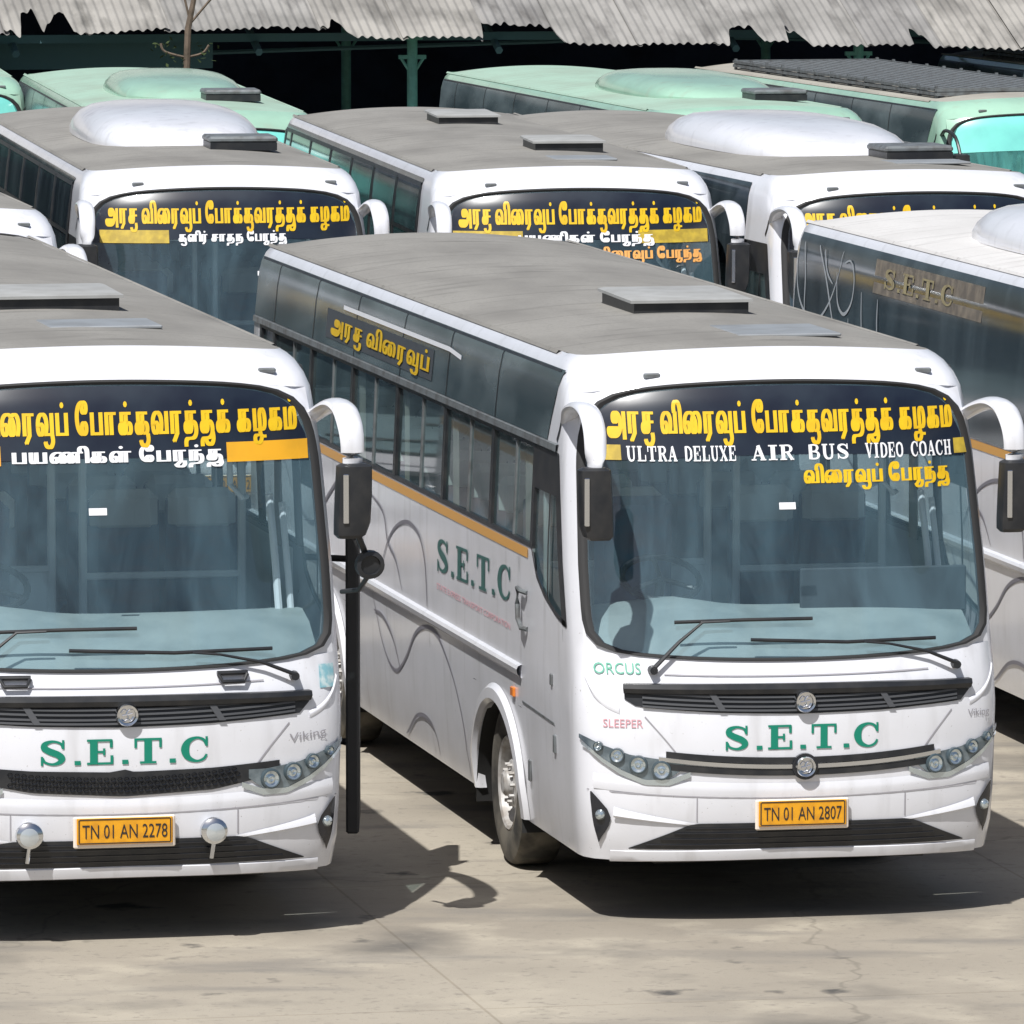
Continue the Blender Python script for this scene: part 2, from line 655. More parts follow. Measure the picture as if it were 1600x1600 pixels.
SLAB = {
    'S': [('c', _S), L2((.85, .64), (.85, 1.0), w=.08), L2((.14, 0), (.14, .36), w=.08)],
    'C': [('c', _C), L2((.89, .62), (.89, 1.0), w=.08)],
    'O': [('c', _O)],
    'E': [L2((.27, .02), (.27, .98), w=.26), bar(.04, .88, .955), bar(.04, .9, .045), bar(.35, .64, .5), L2((.86, .66), (.86, .98), w=.10), L2((.88, .02), (.88, .36), w=.10), L2((.62, .36), (.62, .64), w=.08)],
    'T': [L2((.5, .02), (.5, .98), w=.26), bar(.04, .96, .955), L2((.08, .62), (.08, .98), w=.09), L2((.92, .62), (.92, .98), w=.09), bar(.22, .78, .045)],
    '.': [L2((.5, 0), (.5, .17), w=.5)],
    'U': [('c', [(.22, .98, .22), (.22, .35, .22), (.34, .10, .18), (.52, .04, .12), (.72, .12, .14), (.78, .35, .14), (.78, .98, .14)]), bar(.02, .44, .955), bar(.6, .98, .955)],
    'L': [L2((.28, .02), (.28, .98), w=.26), bar(.05, .55, .955), bar(.05, .92, .045), L2((.9, .02), (.9, .42), w=.10)],
    'R': [L2((.26, .02), (.26, .98), w=.26), ('c', [(.26, .95, .09), (.66, .94, .12), (.8, .74, .22), (.66, .53, .12), (.3, .5, .09)]), L2((.55, .5), (.86, .03), w=.2), bar(.03, .5, .045), bar(.03, .4, .955), bar(.72, .99, .045)],
    'A': [L2((.48, .98), (.16, .03), w=.10), L2((.48, .98), (.82, .03), w=.24), bar(.28, .68, .32), bar(.0, .34, .045), bar(.6, 1.0, .045)],
    'D': [L2((.26, .02), (.26, .98), w=.26), ('c', [(.2, .95, .09), (.58, .93, .12), (.86, .72, .22), (.88, .5, .25), (.86, .28, .22), (.58, .07, .12), (.2, .05, .09)])],
    'X': [L2((.16, .97), (.82, .03), w=.24), L2((.82, .97), (.2, .03), w=.10), bar(.0, .38, .955), bar(.64, .98, .955), bar(.02, .36, .045), bar(.6, 1.0, .045)],
    'I': [L2((.5, .02), (.5, .98), w=.3), bar(.2, .8, .955), bar(.2, .8, .045)],
    'B': [L2((.26, .02), (.26, .98), w=.26), ('c', [(.26, .95, .09), (.66, .94, .12), (.78, .75, .2), (.62, .55, .1), (.3, .52, .08)]), ('c', [(.3, .52, .08), (.72, .48, .12), (.85, .28, .22), (.7, .07, .12), (.26, .05, .09)])],
    'V': [L2((.18, .97), (.54, .03), w=.24), L2((.84, .97), (.52, .03), w=.10), bar(.0, .4, .955), bar(.66, 1.0, .955)],
    'H': [L2((.24, .02), (.24, .98), w=.24), L2((.78, .02), (.78, .98), w=.24), bar(.24, .78, .5), bar(.04, .44, .955), bar(.58, .98, .955), bar(.04, .44, .045), bar(.58, .98, .045)],
    'K': [L2((.26, .02), (.26, .98), w=.26), L2((.82, .96), (.3, .42), w=.10), L2((.48, .58), (.86, .03), w=.22), bar(.04, .5, .045), bar(.04, .5, .955), bar(.64, .98, .955), bar(.68, 1.0, .045)],
}


def slab(text, adv=1.12, dot=.42, space=.6):
    """list of (verts, faces) in letter units, total width"""
    out, x, k = [], 0.0, 0
    for ch in text:
        if ch == ' ':
            x += space
            continue
        wch = dot if ch == '.' else (.75 if ch == 'I' else 1.0)
        for st in SLAB[ch]:
            if st[0] == 'c':
                q = catmull(st[1], 4)
                vs, fs = ribbon([(p[0], p[1]) for p in q], [p[2] for p in q])
            else:
                vs, fs = ribbon(list(st[1]), st[2])
            if ch == '.':
                vs = [(x + a * dot, b) for a, b in vs]
            else:
                vs = [(x + (a * wch if ch != 'I' else a - .12), b) for a, b in vs]
            out.append((vs, fs, k))
            k = (k + 1) % 6
        x += wch * adv if ch != '.' else dot * 1.15
    return out, x - .1


_glyphs = {}


def _area(p):
    return sum(p[i - 1][0] * p[i][1] - p[i][0] * p[i - 1][1] for i in range(len(p))) / 2


def _inside(q, p):
    c = False
    for i in range(len(p)):
        a, b = p[i - 1], p[i]
        if (a[1] > q[1]) != (b[1] > q[1]) and q[0] < (b[0] - a[0]) * (q[1] - a[1]) / (b[1] - a[1]) + a[0]:
            c = not c
    return c


def _split(P):
    """cut a self-crossing outline into simple loops"""
    n = len(P)
    for i in range(n):
        a, b = P[i], P[(i + 1) % n]
        for j in range(i + 2, n):
            if i == 0 and j == n - 1:
                continue
            c, d = P[j], P[(j + 1) % n]
            den = (b[0] - a[0]) * (d[1] - c[1]) - (b[1] - a[1]) * (d[0] - c[0])
            if abs(den) < 1e-12:
                continue
            t = ((c[0] - a[0]) * (d[1] - c[1]) - (c[1] - a[1]) * (d[0] - c[0])) / den
            u = ((c[0] - a[0]) * (b[1] - a[1]) - (c[1] - a[1]) * (b[0] - a[0])) / den
            if 1e-6 < t < 1 - 1e-6 and 1e-6 < u < 1 - 1e-6:
                X = (a[0] + t * (b[0] - a[0]), a[1] + t * (b[1] - a[1]))
                return _split([X] + P[i + 1:j + 1]) + _split(P[:i + 1] + [X] + P[j + 1:])
    return [P] if n > 2 else []


def glyph(s, bold=.0):
    key = (s, bold)
    if key in _glyphs:
        return _glyphs[key]
    c = bpy.data.curves.new('lettering', 'FONT')
    c.body = s
    c.offset = bold
    o = bpy.data.objects.new('lettering', c)
    COL.objects.link(o)
    dg = bpy.context.evaluated_depsgraph_get()
    cu = o.evaluated_get(dg).to_curve(dg)
    polys = []
    for sp in cu.splines:
        P = []
        n = len(sp.bezier_points)
        for i in range(n):
            a, b = sp.bezier_points[i], sp.bezier_points[(i + 1) % n]
            straight = (a.handle_right - a.co).length < 1e-4 and (b.handle_left - b.co).length < 1e-4
            st = 1 if straight else 3
            for k in range(st):
                t = k / st
                u = 1 - t
                q = a.co * u ** 3 + a.handle_right * (3 * u * u * t) + b.handle_left * (3 * u * t * t) + b.co * t ** 3
                P.append((q.x, q.y))
        if len(P) > 2:
            polys += [q for q in _split(P) if abs(_area(q)) > 1e-5]
    o.evaluated_get(dg).to_curve_clear()
    bpy.data.objects.remove(o)
    bpy.data.curves.remove(c)
    vs, fs = [], []
    if polys:
        sign = 1 if _area(max(polys, key=lambda p: abs(_area(p)))) > 0 else -1
        for p in polys:
            if _area(p) * sign < 0:
                continue
            grp = [p] + [h for h in polys if _area(h) * sign < 0 and _inside(h[0], p)]
            c2 = bpy.data.curves.new('lettering', 'CURVE')
            c2.dimensions = '2D'
            c2.fill_mode = 'FRONT'
            for g_ in grp:
                sp = c2.splines.new('POLY')
                sp.points.add(len(g_) - 1)
                for pt, q in zip(sp.points, g_):
                    pt.co = (q[0], q[1], 0, 1)
                sp.use_cyclic_u = True
            o2 = bpy.data.objects.new('lettering', c2)
            COL.objects.link(o2)
            bpy.context.view_layer.update()
            me = o2.to_mesh()
            k0 = len(vs)
            vs += [(v.co.x, v.co.y) for v in me.vertices]
            fs += [tuple(k0 + t for t in f.vertices) for f in me.polygons]
            o2.to_mesh_clear()
            bpy.data.objects.remove(o2)
            bpy.data.curves.remove(c2)
    _glyphs[key] = (vs, fs)
    return _glyphs[key]


DOT = [(.075 * math.cos(k * math.pi / 4), .075 * math.sin(k * math.pi / 4)) for k in range(8)]


def tamil(words, bold=.15):
    """words: list of lists of glyph marks; '~' after a letter = u tail, '.' = dot above"""
    out, x = [], 0.0

    def put(vs, fs, sh):
        for q in (0.0, .5, 1.0):
            out.append(([(a + sh + bold * q, b) for a, b in vs], fs, q * 4))
    for wd in words:
        for g in wd:
            ch = g[0]
            vs, fs = glyph(ch, 0.0)
            if not vs:
                continue
            x0, x1 = min(p[0] for p in vs), max(p[0] for p in vs)
            if ch == '\u0bbf':
                put(vs, fs, x - .10)
                x += .24
            else:
                put(vs, fs, x - x0)
                wch = x1 - x0
                if '.' in g:
                    cx = x + wch * .55 + bold / 2
                    out.append(([(a * 1.5 + cx, b + .74) for a, b in DOT], [tuple(range(8))], 1))
                if '~' in g:
                    xr = x + wch - .04
                    vs2, fs2 = ribbon(catmull([(xr, .02), (xr + .03, -.14), (xr - .10, -.27), (xr - .34, -.25), (xr - .42, -.14)], 3), .085)
                    for q in (0, .5, 1):
                        out.append(([(a + bold * q, b) for a, b in vs2], fs2, 5 + q))
                x += wch + .10 + bold
        x += .30
    return out, x - .40 - bold


def plain(text, bold=.02):
    vs, fs = glyph(text, bold)
    x0, x1 = min(p[0] for p in vs), max(p[0] for p in vs)
    return [([(a - x0, b) for a, b in vs], fs, 0)], x1 - x0


A_, RA, CA, VA, PA, KA, THA, ZHA, MA, NA = '\u0b85', '\u0bb0', '\u0b9a', '\u0bb5', '\u0baa', '\u0b95', '\u0ba4', '\u0bb4', '\u0bae', '\u0ba8'
I_, AI, EE, AA, NNA, LLA, LA, UR = '\u0bbf', '\u0bc8', '\u0bc7', '\u0bbe', '\u0ba3', '\u0bb3', '\u0bb2', '\u0bb1'
W_BUS = [EE, PA, RA + '~', NA + '.', THA + '~']
W_EXPRESS = [VA, I_, AI, RA, VA + '~', PA + '.']
LINE_MAIN = [[A_, RA, CA + '~'], W_EXPRESS, [EE, PA, AA, KA + '.', KA + '~', VA, RA, THA + '.', THA + '~', KA + '.'], [KA, ZHA, KA, MA + '.']]
LINE_PASS = [[PA, '\u0baf', NNA, I_, KA, LLA + '.'], W_BUS]
LINE_AC = [[KA + '~', LLA, I_, RA + '.'], [CA, AA, THA, NA], W_BUS]
LINE_EXP = [W_EXPRESS, W_BUS]


def front_text(mb, shapes, width, x0, x1, zb, zh, off=.0055, slope=0.0):
    sx = (x1 - x0) / width
    for vs, fs, k in shapes:
        mb.add([F3(x0 + a * sx, zb + b * zh + slope * a * sx, off + .0004 * k) for a, b in vs], fs)
    return mb


def side_text(mb, shapes, width, s, y0, y1, z0, z1, zh, off=.004):
    # y0 = where the text starts, y1 = where it ends
    for vs, fs, k in shapes:
        pts = []
        for a, b in vs:
            t = a / width
            pts.append(G3(s, y0 + (y1 - y0) * t, z0 + (z1 - z0) * t + b * zh, off + .0006 * k))
        mb.add(pts, fs)
    return mb


def side_ribbon(mb, s, pts, wd, off=.007):
    q = catmull(pts, 6)
    vs, fs = ribbon(q, wd)
    mb.add([G3(s, a, b, off) for a, b in vs], fs)


# ------------------------------------------------------------------ coach parts (meshes built once, shared)
CACHE = {}


def part(key, fn, mat, smooth=True, angle=35):
    k = (key, mat)
    if k not in CACHE:
        mb = MB()
        fn(mb)
        CACHE[k] = mb.mesh(key, mat, smooth, angle)
    return CACHE[k]


US = lin(-1, 1, 22)
TS = (.35, .7, 1.0)
ZL = [.38, .46, .55, .75, 1.0, 1.08, 1.25, 1.42, 1.61, 1.72, 2.09, 2.40, 2.72, 2.9, 3.095, 3.17, 3.23, 3.26, 3.28]
IB, IT = ZL.index(1.61), ZL.index(3.095)
YS = [1.62, 1.95, 2.65, 3.45, 4.5, 5.6, 6.9, 7.95, 8.7, 9.45, 10.5, 11.2, 11.6]
FWY, RWY = 2.70, 8.70     # wheel arch centres


def zwarp(x, z):
    zb = 1.55 + .06 * min(1, (x / 1.2) ** 2)
    zt = 3.165 - .07 * min(1, (x / 1.15) ** 2)
    db = (zb - 1.61) * max(0, 1 - abs(z - 1.61) / .36)
    dt = (zt - 3.095) * max(0, 1 - max(0, 3.095 - z) / .4) if z < 3.095 else (zt - 3.095) * (1 - .15 * (z - 3.095) / .185)
    return z + db + dt


def shell_cols(z):
    """points of one loop at nominal level z, front-left corner round to rear and back"""
    wz = W(z)
    xb = wz - RC
    cols = []
    front = []
    for t in reversed(TS):
        x = -(wz - RC * (1 - t) ** 2)
        front.append(('f', x))
    for u in US:
        front.append(('f', u * xb))
    for t in TS:
        front.append(('f', wz - RC * (1 - t) ** 2))
    pts = []
    for _, x in front:
        zz = zwarp(x, z)
        pts.append((x, F(max(-wz, min(wz, x)), z), zz))
    ystart = pts[-1][1]
    ys = [ystart + .10] + [max(y, ystart + .12 + .01 * i) for i, y in enumerate(YS)]
    right = [(wz, y, z) for y in ys]
    rear = [(wz, 11.86, z), (wz - .04, 11.96, z), (wz - .16, 12.0, z), (wz * .5, 12.02, z)]
    rear = rear + [(-x, y, zz) for x, y, zz in reversed(rear)]
    left = [(-x, y, zz) for x, y, zz in reversed(right)]
    return pts + right + rear + left


NFR = len(US) + 2 * len(TS)
NY = len(YS) + 1


def shell(mb):
    rows = [shell_cols(z) for z in ZL]
    nc = len(rows[0])
    vs = [p for r in rows for p in r]
    fs = []
    iw0, iw1 = ZL.index(2.09), ZL.index(2.72)
    iz72 = ZL.index(1.72)
    ia = ZL.index(1.08)
    for i in range(len(ZL) - 1):
        for j in range(nc):
            # windscreen opening (stops one corner column short of the side)
            if 2 <= j < NFR - 3 and IB <= i < IT:
                continue
            sj = None
            if NFR <= j < NFR + NY - 1:
                sj = j - NFR
            elif NFR + NY + 8 <= j < nc - 1:
                sj = NY - 2 - (j - NFR - NY - 8)
            if sj is not None:
                if iw0 <= i < iw1 and sj >= 1:
                    continue
                if iz72 <= i < iw1 and sj == 0:
                    continue
                y0 = YS[sj - 1] if sj > 0 else None
                if i < ia and sj > 0 and (1.9 < y0 < 3.4 or 7.9 < y0 < 9.4):
                    continue
            k = (j + 1) % nc
            fs.append((i * nc + j, i * nc + k, (i + 1) * nc + k, (i + 1) * nc + j))
    mb.add(vs, fs)
    # white filler from the cut rectangle to the rounded wheel arches
    for s in (-1, 1):
        for cy in (FWY, RWY):
            inner, outer = [], []
            y0, y1 = (1.95, 3.45) if cy == FWY else (7.95, 9.45)
            for k in range(33):
                a = math.pi * k / 32
                yy, zz = cy + .70 * math.cos(a), .46 + .56 * math.sin(a)
                inner.append((yy, zz))
                c, sn = math.cos(a), math.sin(a)
                tt = min(.75 / max(abs(c), 1e-6), .62 / max(sn, 1e-6))
                outer.append((min(y1, max(y0, cy + tt * c)), min(1.08, .46 + tt * sn)))
            inner = [(inner[0][0], .38)] + inner + [(inner[-1][0], .38)]
            outer = [(y1, .38)] + outer + [(y0, .38)]
            if cy == RWY:
                outer = [(min(9.45, max(7.95, a)), b) for a, b in outer]
            mb.grid([[G3(s, a, b, 0) for a, b in inner], [G3(s, a, b, 0) for a, b in outer]])
        # body below the sloping driver window line
        ys = lin(.68, 1.62, 10)
        sstrip(mb, s, ys, const(1.72), pw([(.68, 1.73), (.9, 1.76), (1.25, 1.84), (1.5, 1.94), (1.62, 2.09)]), 2, 0)


def ws_outline(n=96, grow=0.0):
    """rounded outline of the windscreen in (s,t) of its opening"""
    pts = []
    p = 7.0
    for k in range(n):
        a = 2 * math.pi * k / n
        c, s = math.cos(a), math.sin(a)
        q = 8.0 if s > 0 else 13.0
        r = (abs(c) ** q + abs(s) ** q) ** (-1 / q)
        pts.append((r * c, r * s))
    return pts


def ws_point(s, t, off):
    """s,t in [-1,1] over the opening"""
    zz = 1.61 + (3.095 - 1.61) * (t + 1) / 2
    wz = W(zz)
    xe = wz - RC * (1 - TS[0]) ** 2
    x = s * xe
    zb = 1.55 + .06 * min(1, (x / 1.2) ** 2)
    zt = 3.165 - .07 * min(1, (x / 1.15) ** 2)
    z = zb + (zt - zb) * (t + 1) / 2
    return F3(x, z, off)


def ws_ring(scale_s, scale_t, off, n=96):
    return [ws_point(a * scale_s, b * scale_t, off) for a, b in ws_outline(n)]


def square_ring(n=96):
    pts = []
    for k in range(n):
        a = 2 * math.pi * k / n
        c, s = math.cos(a), math.sin(a)
        r = 1 / max(abs(c), abs(s))
        pts.append((r * c, r * s))
    return pts


def ws_corner(mb):
    mb.grid([[ws_point(a, b, 0) for a, b in square_ring()], ws_ring(1, 1, 0)], True)


def ws_gasket(mb):
    mb.grid([ws_ring(1.0, 1.0, .001), ws_ring(1.0, 1.0, .014), ws_ring(.985, .987, .014), ws_ring(.974, .979, .004), ws_ring(.962, .972, -.01)], True)


def ws_glass(mb):
    rows = [ws_ring(f * .965, f * .975, 0.0) for f in (1, .9, .78, .64, .5, .36, .22, .1)]
    mb.grid(rows, True)
    o = len(mb.v) - 96
    mb.f.append(tuple(range(o, o + 96)))


def banner_t(x):
    return 0


def ws_banner(mb):
    # dark printed strip over the top of the glass, following its rounded corners
    n = 40
    rows = []
    for k in range(9):
        row = []
        for i in range(n + 1):
            s = -1 + 2 * i / n
            s *= .955
            q = 8.0
            tt = (max(0, 1 - abs(s / .96) ** q)) ** (1 / q) * .965
            tb = .47
            tt = max(tt, tb + .02)
            row.append(ws_point(s, tb + (tt - tb) * k / 8, .003))
        rows.append(row)
    mb.grid(rows)


def roof(mb):
    base = shell_cols(3.28)[:NFR]
    rows = [base]
    for y in (1.62, 2.4, 3.4, 4.6, 5.8, 7, 8.2, 9.4, 10.6, 11.4, 11.86, 11.99):
        row = []
        for (x, yy, zz) in base:
            z = 3.28 + .085 * (1 - (x / 1.10) ** 2)
            if y > 11.8:
                z -= (y - 11.8) * .12
            row.append((x, max(y, yy + .02), z))
        rows.append(row)
    mb.grid(rows)
    # turned-down gutter edge along both sides
    for s in (-1, 1):
        mb.grid([[(s * 1.10, 1.62, 3.281), (s * 1.10, 11.95, 3.281)], [(s * 1.118, 1.62, 3.288), (s * 1.118, 11.95, 3.288)], [(s * 1.135, 1.62, 3.268), (s * 1.135, 11.95, 3.268)]])


def grille(mb):
    xs = lin(-1.03, 1.06, 36)
    lo = pw([(-1.03, 1.34), (-.96, 1.295), (-.5, 1.262), (0, 1.248), (.5, 1.258), (1.0, 1.288), (1.06, 1.35)])
    hi = pw([(-1.03, 1.43), (-.5, 1.425), (0, 1.42), (.5, 1.42), (1.06, 1.412)])
    fstrip(mb, xs, lo, hi, 4, .006)


def grille_brow(mb):
    xs = lin(-1.03, 1.06, 36)
    lo = pw([(-1.03, 1.375), (0, 1.362), (1.06, 1.358)])
    hi = pw([(-1.03, 1.435), (-.5, 1.43), (0, 1.425), (.5, 1.425), (1.06, 1.417)])
    rows = []
    for off, f in ((.006, 1), (.040, .85), (.045, .4), (.03, 0), (.006, -.1)):
        rows.append([F3(x, lo(x) + (hi(x) - lo(x)) * f, off) for x in xs])
    mb.grid(rows)


def grille_slats(mb):
    for z in (1.345, 1.318, 1.29, 1.268):
        xs = lin(-.93, .97, 24)
        dz = lambda x: .038 * (abs(x) / 1.0) ** 2
        mb.grid([[F3(x, z + dz(x) - .006, .008) for x in xs], [F3(x, z + dz(x) - .006, .018) for x in xs], [F3(x, z + dz(x) + .006, .018) for x in xs], [F3(x, z + dz(x) + .006, .008) for x in xs]])
    for xc in (-.50, .52):
        mb.grid([[F3(xc - .03 * sg + dx, z, .022) for dx in (-.02, .02)] for z, sg in ((1.27, -1), (1.37, 1))])


def emblem(mb, z, r=.065):
    c = F3(.02, z, .03)
    mb.lathe([(r * .70, -.012), (r * .72, -.022), (r * .9, -.026), (r, -.014), (r * 1.02, .02)], c, 'Y', 28)
    mb.lathe([(0.001, -.004), (r * .72, -.004)], c, 'Y', 28)
    # looping strokes inside the ring
    for p in ([(-.50, -.36), (-.28, -.50), (.05, -.30), (-.05, .10), (.18, .44), (.46, .40)],
              [(-.55, .18), (-.30, .46), (-.10, .40)], [(.55, -.15), (.32, -.48), (.12, -.42)], [(-.44, -.06), (.0, .02), (.44, .12)]):
        mb.tube([(c[0] + q[0] * r, c[1] - .010, c[2] + q[1] * r) for q in catmull(p, 4)], r * .085, 6)


def emblem_back(mb, z, r=.065):
    c = F3(.02, z, .026)
    mb.lathe([(0.001, 0), (r * 1.18, 0), (r * 1.2, .02)], c, 'Y', 28)


def lower_strip(mb):
    for z0, z1 in ((.955, .992), (.884, .921)):
        xs = lin(-.80, .82, 30)
        dz = lambda x: .045 * (abs(x) / .8) ** 2
        mb.grid([[F3(x, z + dz(x), o) for x in xs] for z, o in ((z0, .004), (z0, .012), (z1, .012), (z1, .004))])


def lower_chrome(mb):
    xs = lin(-.84, .86, 30)
    dz = lambda x: .05 * (abs(x) / .8) ** 2
    mb.grid([[F3(x, z + dz(x), o) for x in xs] for z, o in ((.924, .004), (.926, .018), (.950, .018), (.952, .004))])


def honeycomb_strip(mb):
    xs = lin(-.86, .88, 40)
    lo = pw([(-.86, .955), (-.5, .885), (0, .855), (.5, .88), (.88, .955)])
    hi = pw([(-.86, 1.04), (-.5, 1.01), (-.06, .995), (0, 1.012), (.06, .995), (.5, 1.005), (.88, 1.03)])
    fstrip(mb, xs, lo, hi, 3, .008)


def honeycomb_mesh(mb):
    for row, z in enumerate((.893, .923, .953)):
        for i in range(34):
            x = -.62 + i * .0375 + (row % 2) * .018
            zz = z + .10 * x * x
            c = [F3(x + .016 * math.cos(a * math.pi / 3), zz + .013 * math.sin(a * math.pi / 3), .016) for a in range(6)]
            c2 = [F3(x + .011 * math.cos(a * math.pi / 3), zz + .009 * math.sin(a * math.pi / 3), .010) for a in range(6)]
            mb.grid([c, c2], True)


def headlamp_house(mb, s):
    xs = [s * v for v in lin(.70, 1.262, 26)]
    lo = pw([(.70, .935), (.80, .862), (.9, .862), (1.0, .90), (1.1, .955), (1.2, 1.03), (1.262, 1.10)])
    hi = pw([(.70, .985), (.80, .985), (1.0, 1.015), (1.15, 1.068), (1.262, 1.125)])
    fstrip(mb, xs, lambda x: lo(abs(x)), lambda x: hi(abs(x)), 4, .010)


LAMPS = [(.825, .925, .060), (.955, .957, .057), (1.072, 1.008, .047), (1.172, 1.06, .031)]


def headlamp_lens(mb, s, i):
    x, z, r = LAMPS[i]
    c = F3(s * x, z, .012)
    n = Vector(F3(s * x, z, 1.0)) - Vector(F3(s * x, z, 0))
    m2 = MB()
    m2.lathe([(0.001, -.012), (r * .22, -.016), (r * .30, -.006), (r * .48, -.003), (r * .76, -.010)], (0, 0, 0), 'Y', 20)
    q = Vector((0, -1, 0)).rotation_difference(n.normalized())
    mb.add([tuple(q @ Vector(v) + Vector(c)) for v in m2.v], m2.f)


def headlamp_ring(mb, s, i):
    x, z, r = LAMPS[i]
    c = F3(s * x, z, .012)
    n = Vector(F3(s * x, z, 1.0)) - Vector(F3(s * x, z, 0))
    m2 = MB()
    m2.lathe([(r * .74, -.004), (r * .80, -.018), (r * .95, -.015), (r * 1.0, .004)], (0, 0, 0), 'Y', 20)
    q = Vector((0, -1, 0)).rotation_difference(n.normalized())
    mb.add([tuple(q @ Vector(v) + Vector(c)) for v in m2.v], m2.f)


def lamp_under(mb, s):
    # pale lens lip below the round lamps
    xs = [s * v for v in lin(.66, 1.25, 24)]
    lo = pw([(.66, .885), (.78, .835), (.92, .838), (1.05, .895), (1.15, .965), (1.25, 1.065)])
    hi = pw([(.66, .915), (.78, .872), (.92, .868), (1.05, .925), (1.15, .99), (1.25, 1.085)])
    fstrip(mb, xs, lambda x: lo(abs(x)), lambda x: hi(abs(x)), 2, .014)


def fog_house(mb, s):
    # pointed drop: steep outer edge, belly towards the middle
    L = [(.79, 1.205, 1.212), (.74, 1.165, 1.21), (.69, 1.125, 1.205), (.64, 1.105, 1.20), (.59, 1.115, 1.192), (.55, 1.135, 1.182), (.52, 1.152, 1.172), (.49, 1.160, 1.163)]
    rows = [[F3(s * (a + (b - a) * k / 4), z, .010) for k in range(5)] for z, a, b in L]
    mb.grid(rows)


def fog_lamp(mb, s):
    c = F3(s * 1.158, .655, .012)
    mb.lathe([(0.001, -.024), (.018, -.02), (.030, -.006), (.033, .004)], c, 'Y', 18)


def duct(mb):
    xs = lin(-1.0, 1.03, 36)
    lo = pw([(-1.0, .452), (0, .452), (1.03, .452)])
    hi = pw([(-1.0, .458), (-.66, .600), (-.6, .608), (.64, .606), (.70, .596), (1.03, .458)])
    fstrip(mb, xs, lo, hi, 4, .006)


def duct_bars(mb):
    for z in (.48, .515, .55, .58):
        h = .97 - (z - .45) * 2.2
        xs = lin(-h, h, 24)
        mb.grid([[F3(x, z + dz, o) for x in xs] for dz, o in ((-.004, .007), (-.003, .011), (.003, .011), (.004, .007))])


def bumper_lip(mb):
    xs = lin(-1.1, 1.12, 36)
    hi = pw([(-1.1, .44), (0, .452), (1.12, .44)])
    rows = []
    for o, dz in ((.004, 0), (.014, -.004), (.018, -.03), (.016, -.062), (0, -.07)):
        rows.append([F3(x, hi(x) + dz, o * (1 - .8 * (abs(x) / 1.12) ** 4)) for x in xs])
    mb.grid(rows)


def bumper_blade(mb, s):
    # creased wing running from the fog lamp down towards the duct corner
    rows = []
    for f, o in ((0, .003), (.3, .013), (.75, .022), (1, .003)):
        row = []
        for t in lin(0, 1, 14):
            x = 1.09 - .46 * t
            zt = .705 - .095 * t ** .8
            zb = .640 - .050 * t
            row.append(F3(s * x, zt + (zb - zt) * f, o * (1 - t) ** .7 + .002))
        rows.append(row)
    mb.grid(rows)


def bumper_top_edge(mb):
    xs = lin(-1.2, 1.2, 40)
    zc = lambda x: .80 + .06 * (abs(x) / 1.2) ** 2
    mb.grid([[F3(x, zc(x) + dz, o) for x in xs] for dz, o in ((-.05, .002), (-.012, .009), (.008, .008), (.04, .002))])


def face_crease(mb, s):
    q = catmull([(1.06, 1.275), (1.14, 1.315), (1.20, 1.38), (1.235, 1.47)], 5)
    rows = []
    for d, o in ((-.022, .002), (-.004, .009), (.006, .009), (.02, .002)):
        rows.append([F3(s * x, z + d, o) for x, z in q])
    mb.grid(rows)


def seams(mb):
    for pts in ([(-.92, 1.24), (-.80, 1.10), (-.72, 1.0)], [(.94, 1.24), (.82, 1.10), (.74, 1.0)]):
        vs, fs = ribbon(pts, .008)
        mb.add([F3(a, b, .003) for a, b in vs], fs)
    for x in (-.62, .64):
        vs, fs = ribbon([(x, .76), (x, .62)], .007)
        mb.add([F3(a, b, .003) for a, b in vs], fs)
    # shut line over the bumper and under the screen panel
    for pts in ([(-1.23, .80)] + [(x, .755 + .045 * (abs(x) / 1.2) ** 2) for x in lin(-1.1, 1.1, 24)] + [(1.23, .80)],
                [(x, 1.468 + .02 * (abs(x) / .9) ** 2) for x in lin(-.80, .80, 20)]):
        vs, fs = ribbon(pts, .007)
        mb.add([F3(a, b, .0032) for a, b in vs], fs)


def plate_holder(mb):
    c = F3(0, .66, .03)
    mb.box((c[0], c[1], c[2]), (.565, .02, .18), .008)


def plate(mb):
    c = F3(0, .66, .045)
    mb.box((c[0], c[1], .665), (.53, .012, .150), .003)


def plate_border(mb):
    y = F3(0, .66, .045)[1] - .0075
    for cx, cz, sx, sz in ((0, .733, .5, .006), (0, .597, .5, .006), (-.253, .665, .006, .13), (.253, .665, .006, .13)):
        mb.box((cx, y, cz), (sx, .003, sz))


def plate_text(mb, txt):
    sh, wd = plain(txt, .03)
    y = F3(0, .66, .045)[1] - .009
    k = .47 / wd
    for vs, fs, _ in sh:
        mb.add([(-.235 + a * k, y, .625 + b * .112) for a, b in vs], fs)


def marker(mb, x):
    p = F3(x, 3.19, .0)
    mb.box((p[0], p[1] - .004, p[2] + .005), (.10, .035, .03), .008)


def wiper(mb, pts, blade):
    mb.tube([F3(x, z, .05) for x, z in pts], [.014, .011, .008, .007][:len(pts)], 6)
    mb.tube([F3(x, z, .032) for x, z in blade], .008, 6, 1.5)
    p = F3(pts[0][0], pts[0][1], .03)
    mb.lathe([(.001, -.03), (.024, -.03), (.028, .03)], p, 'Y', 12)


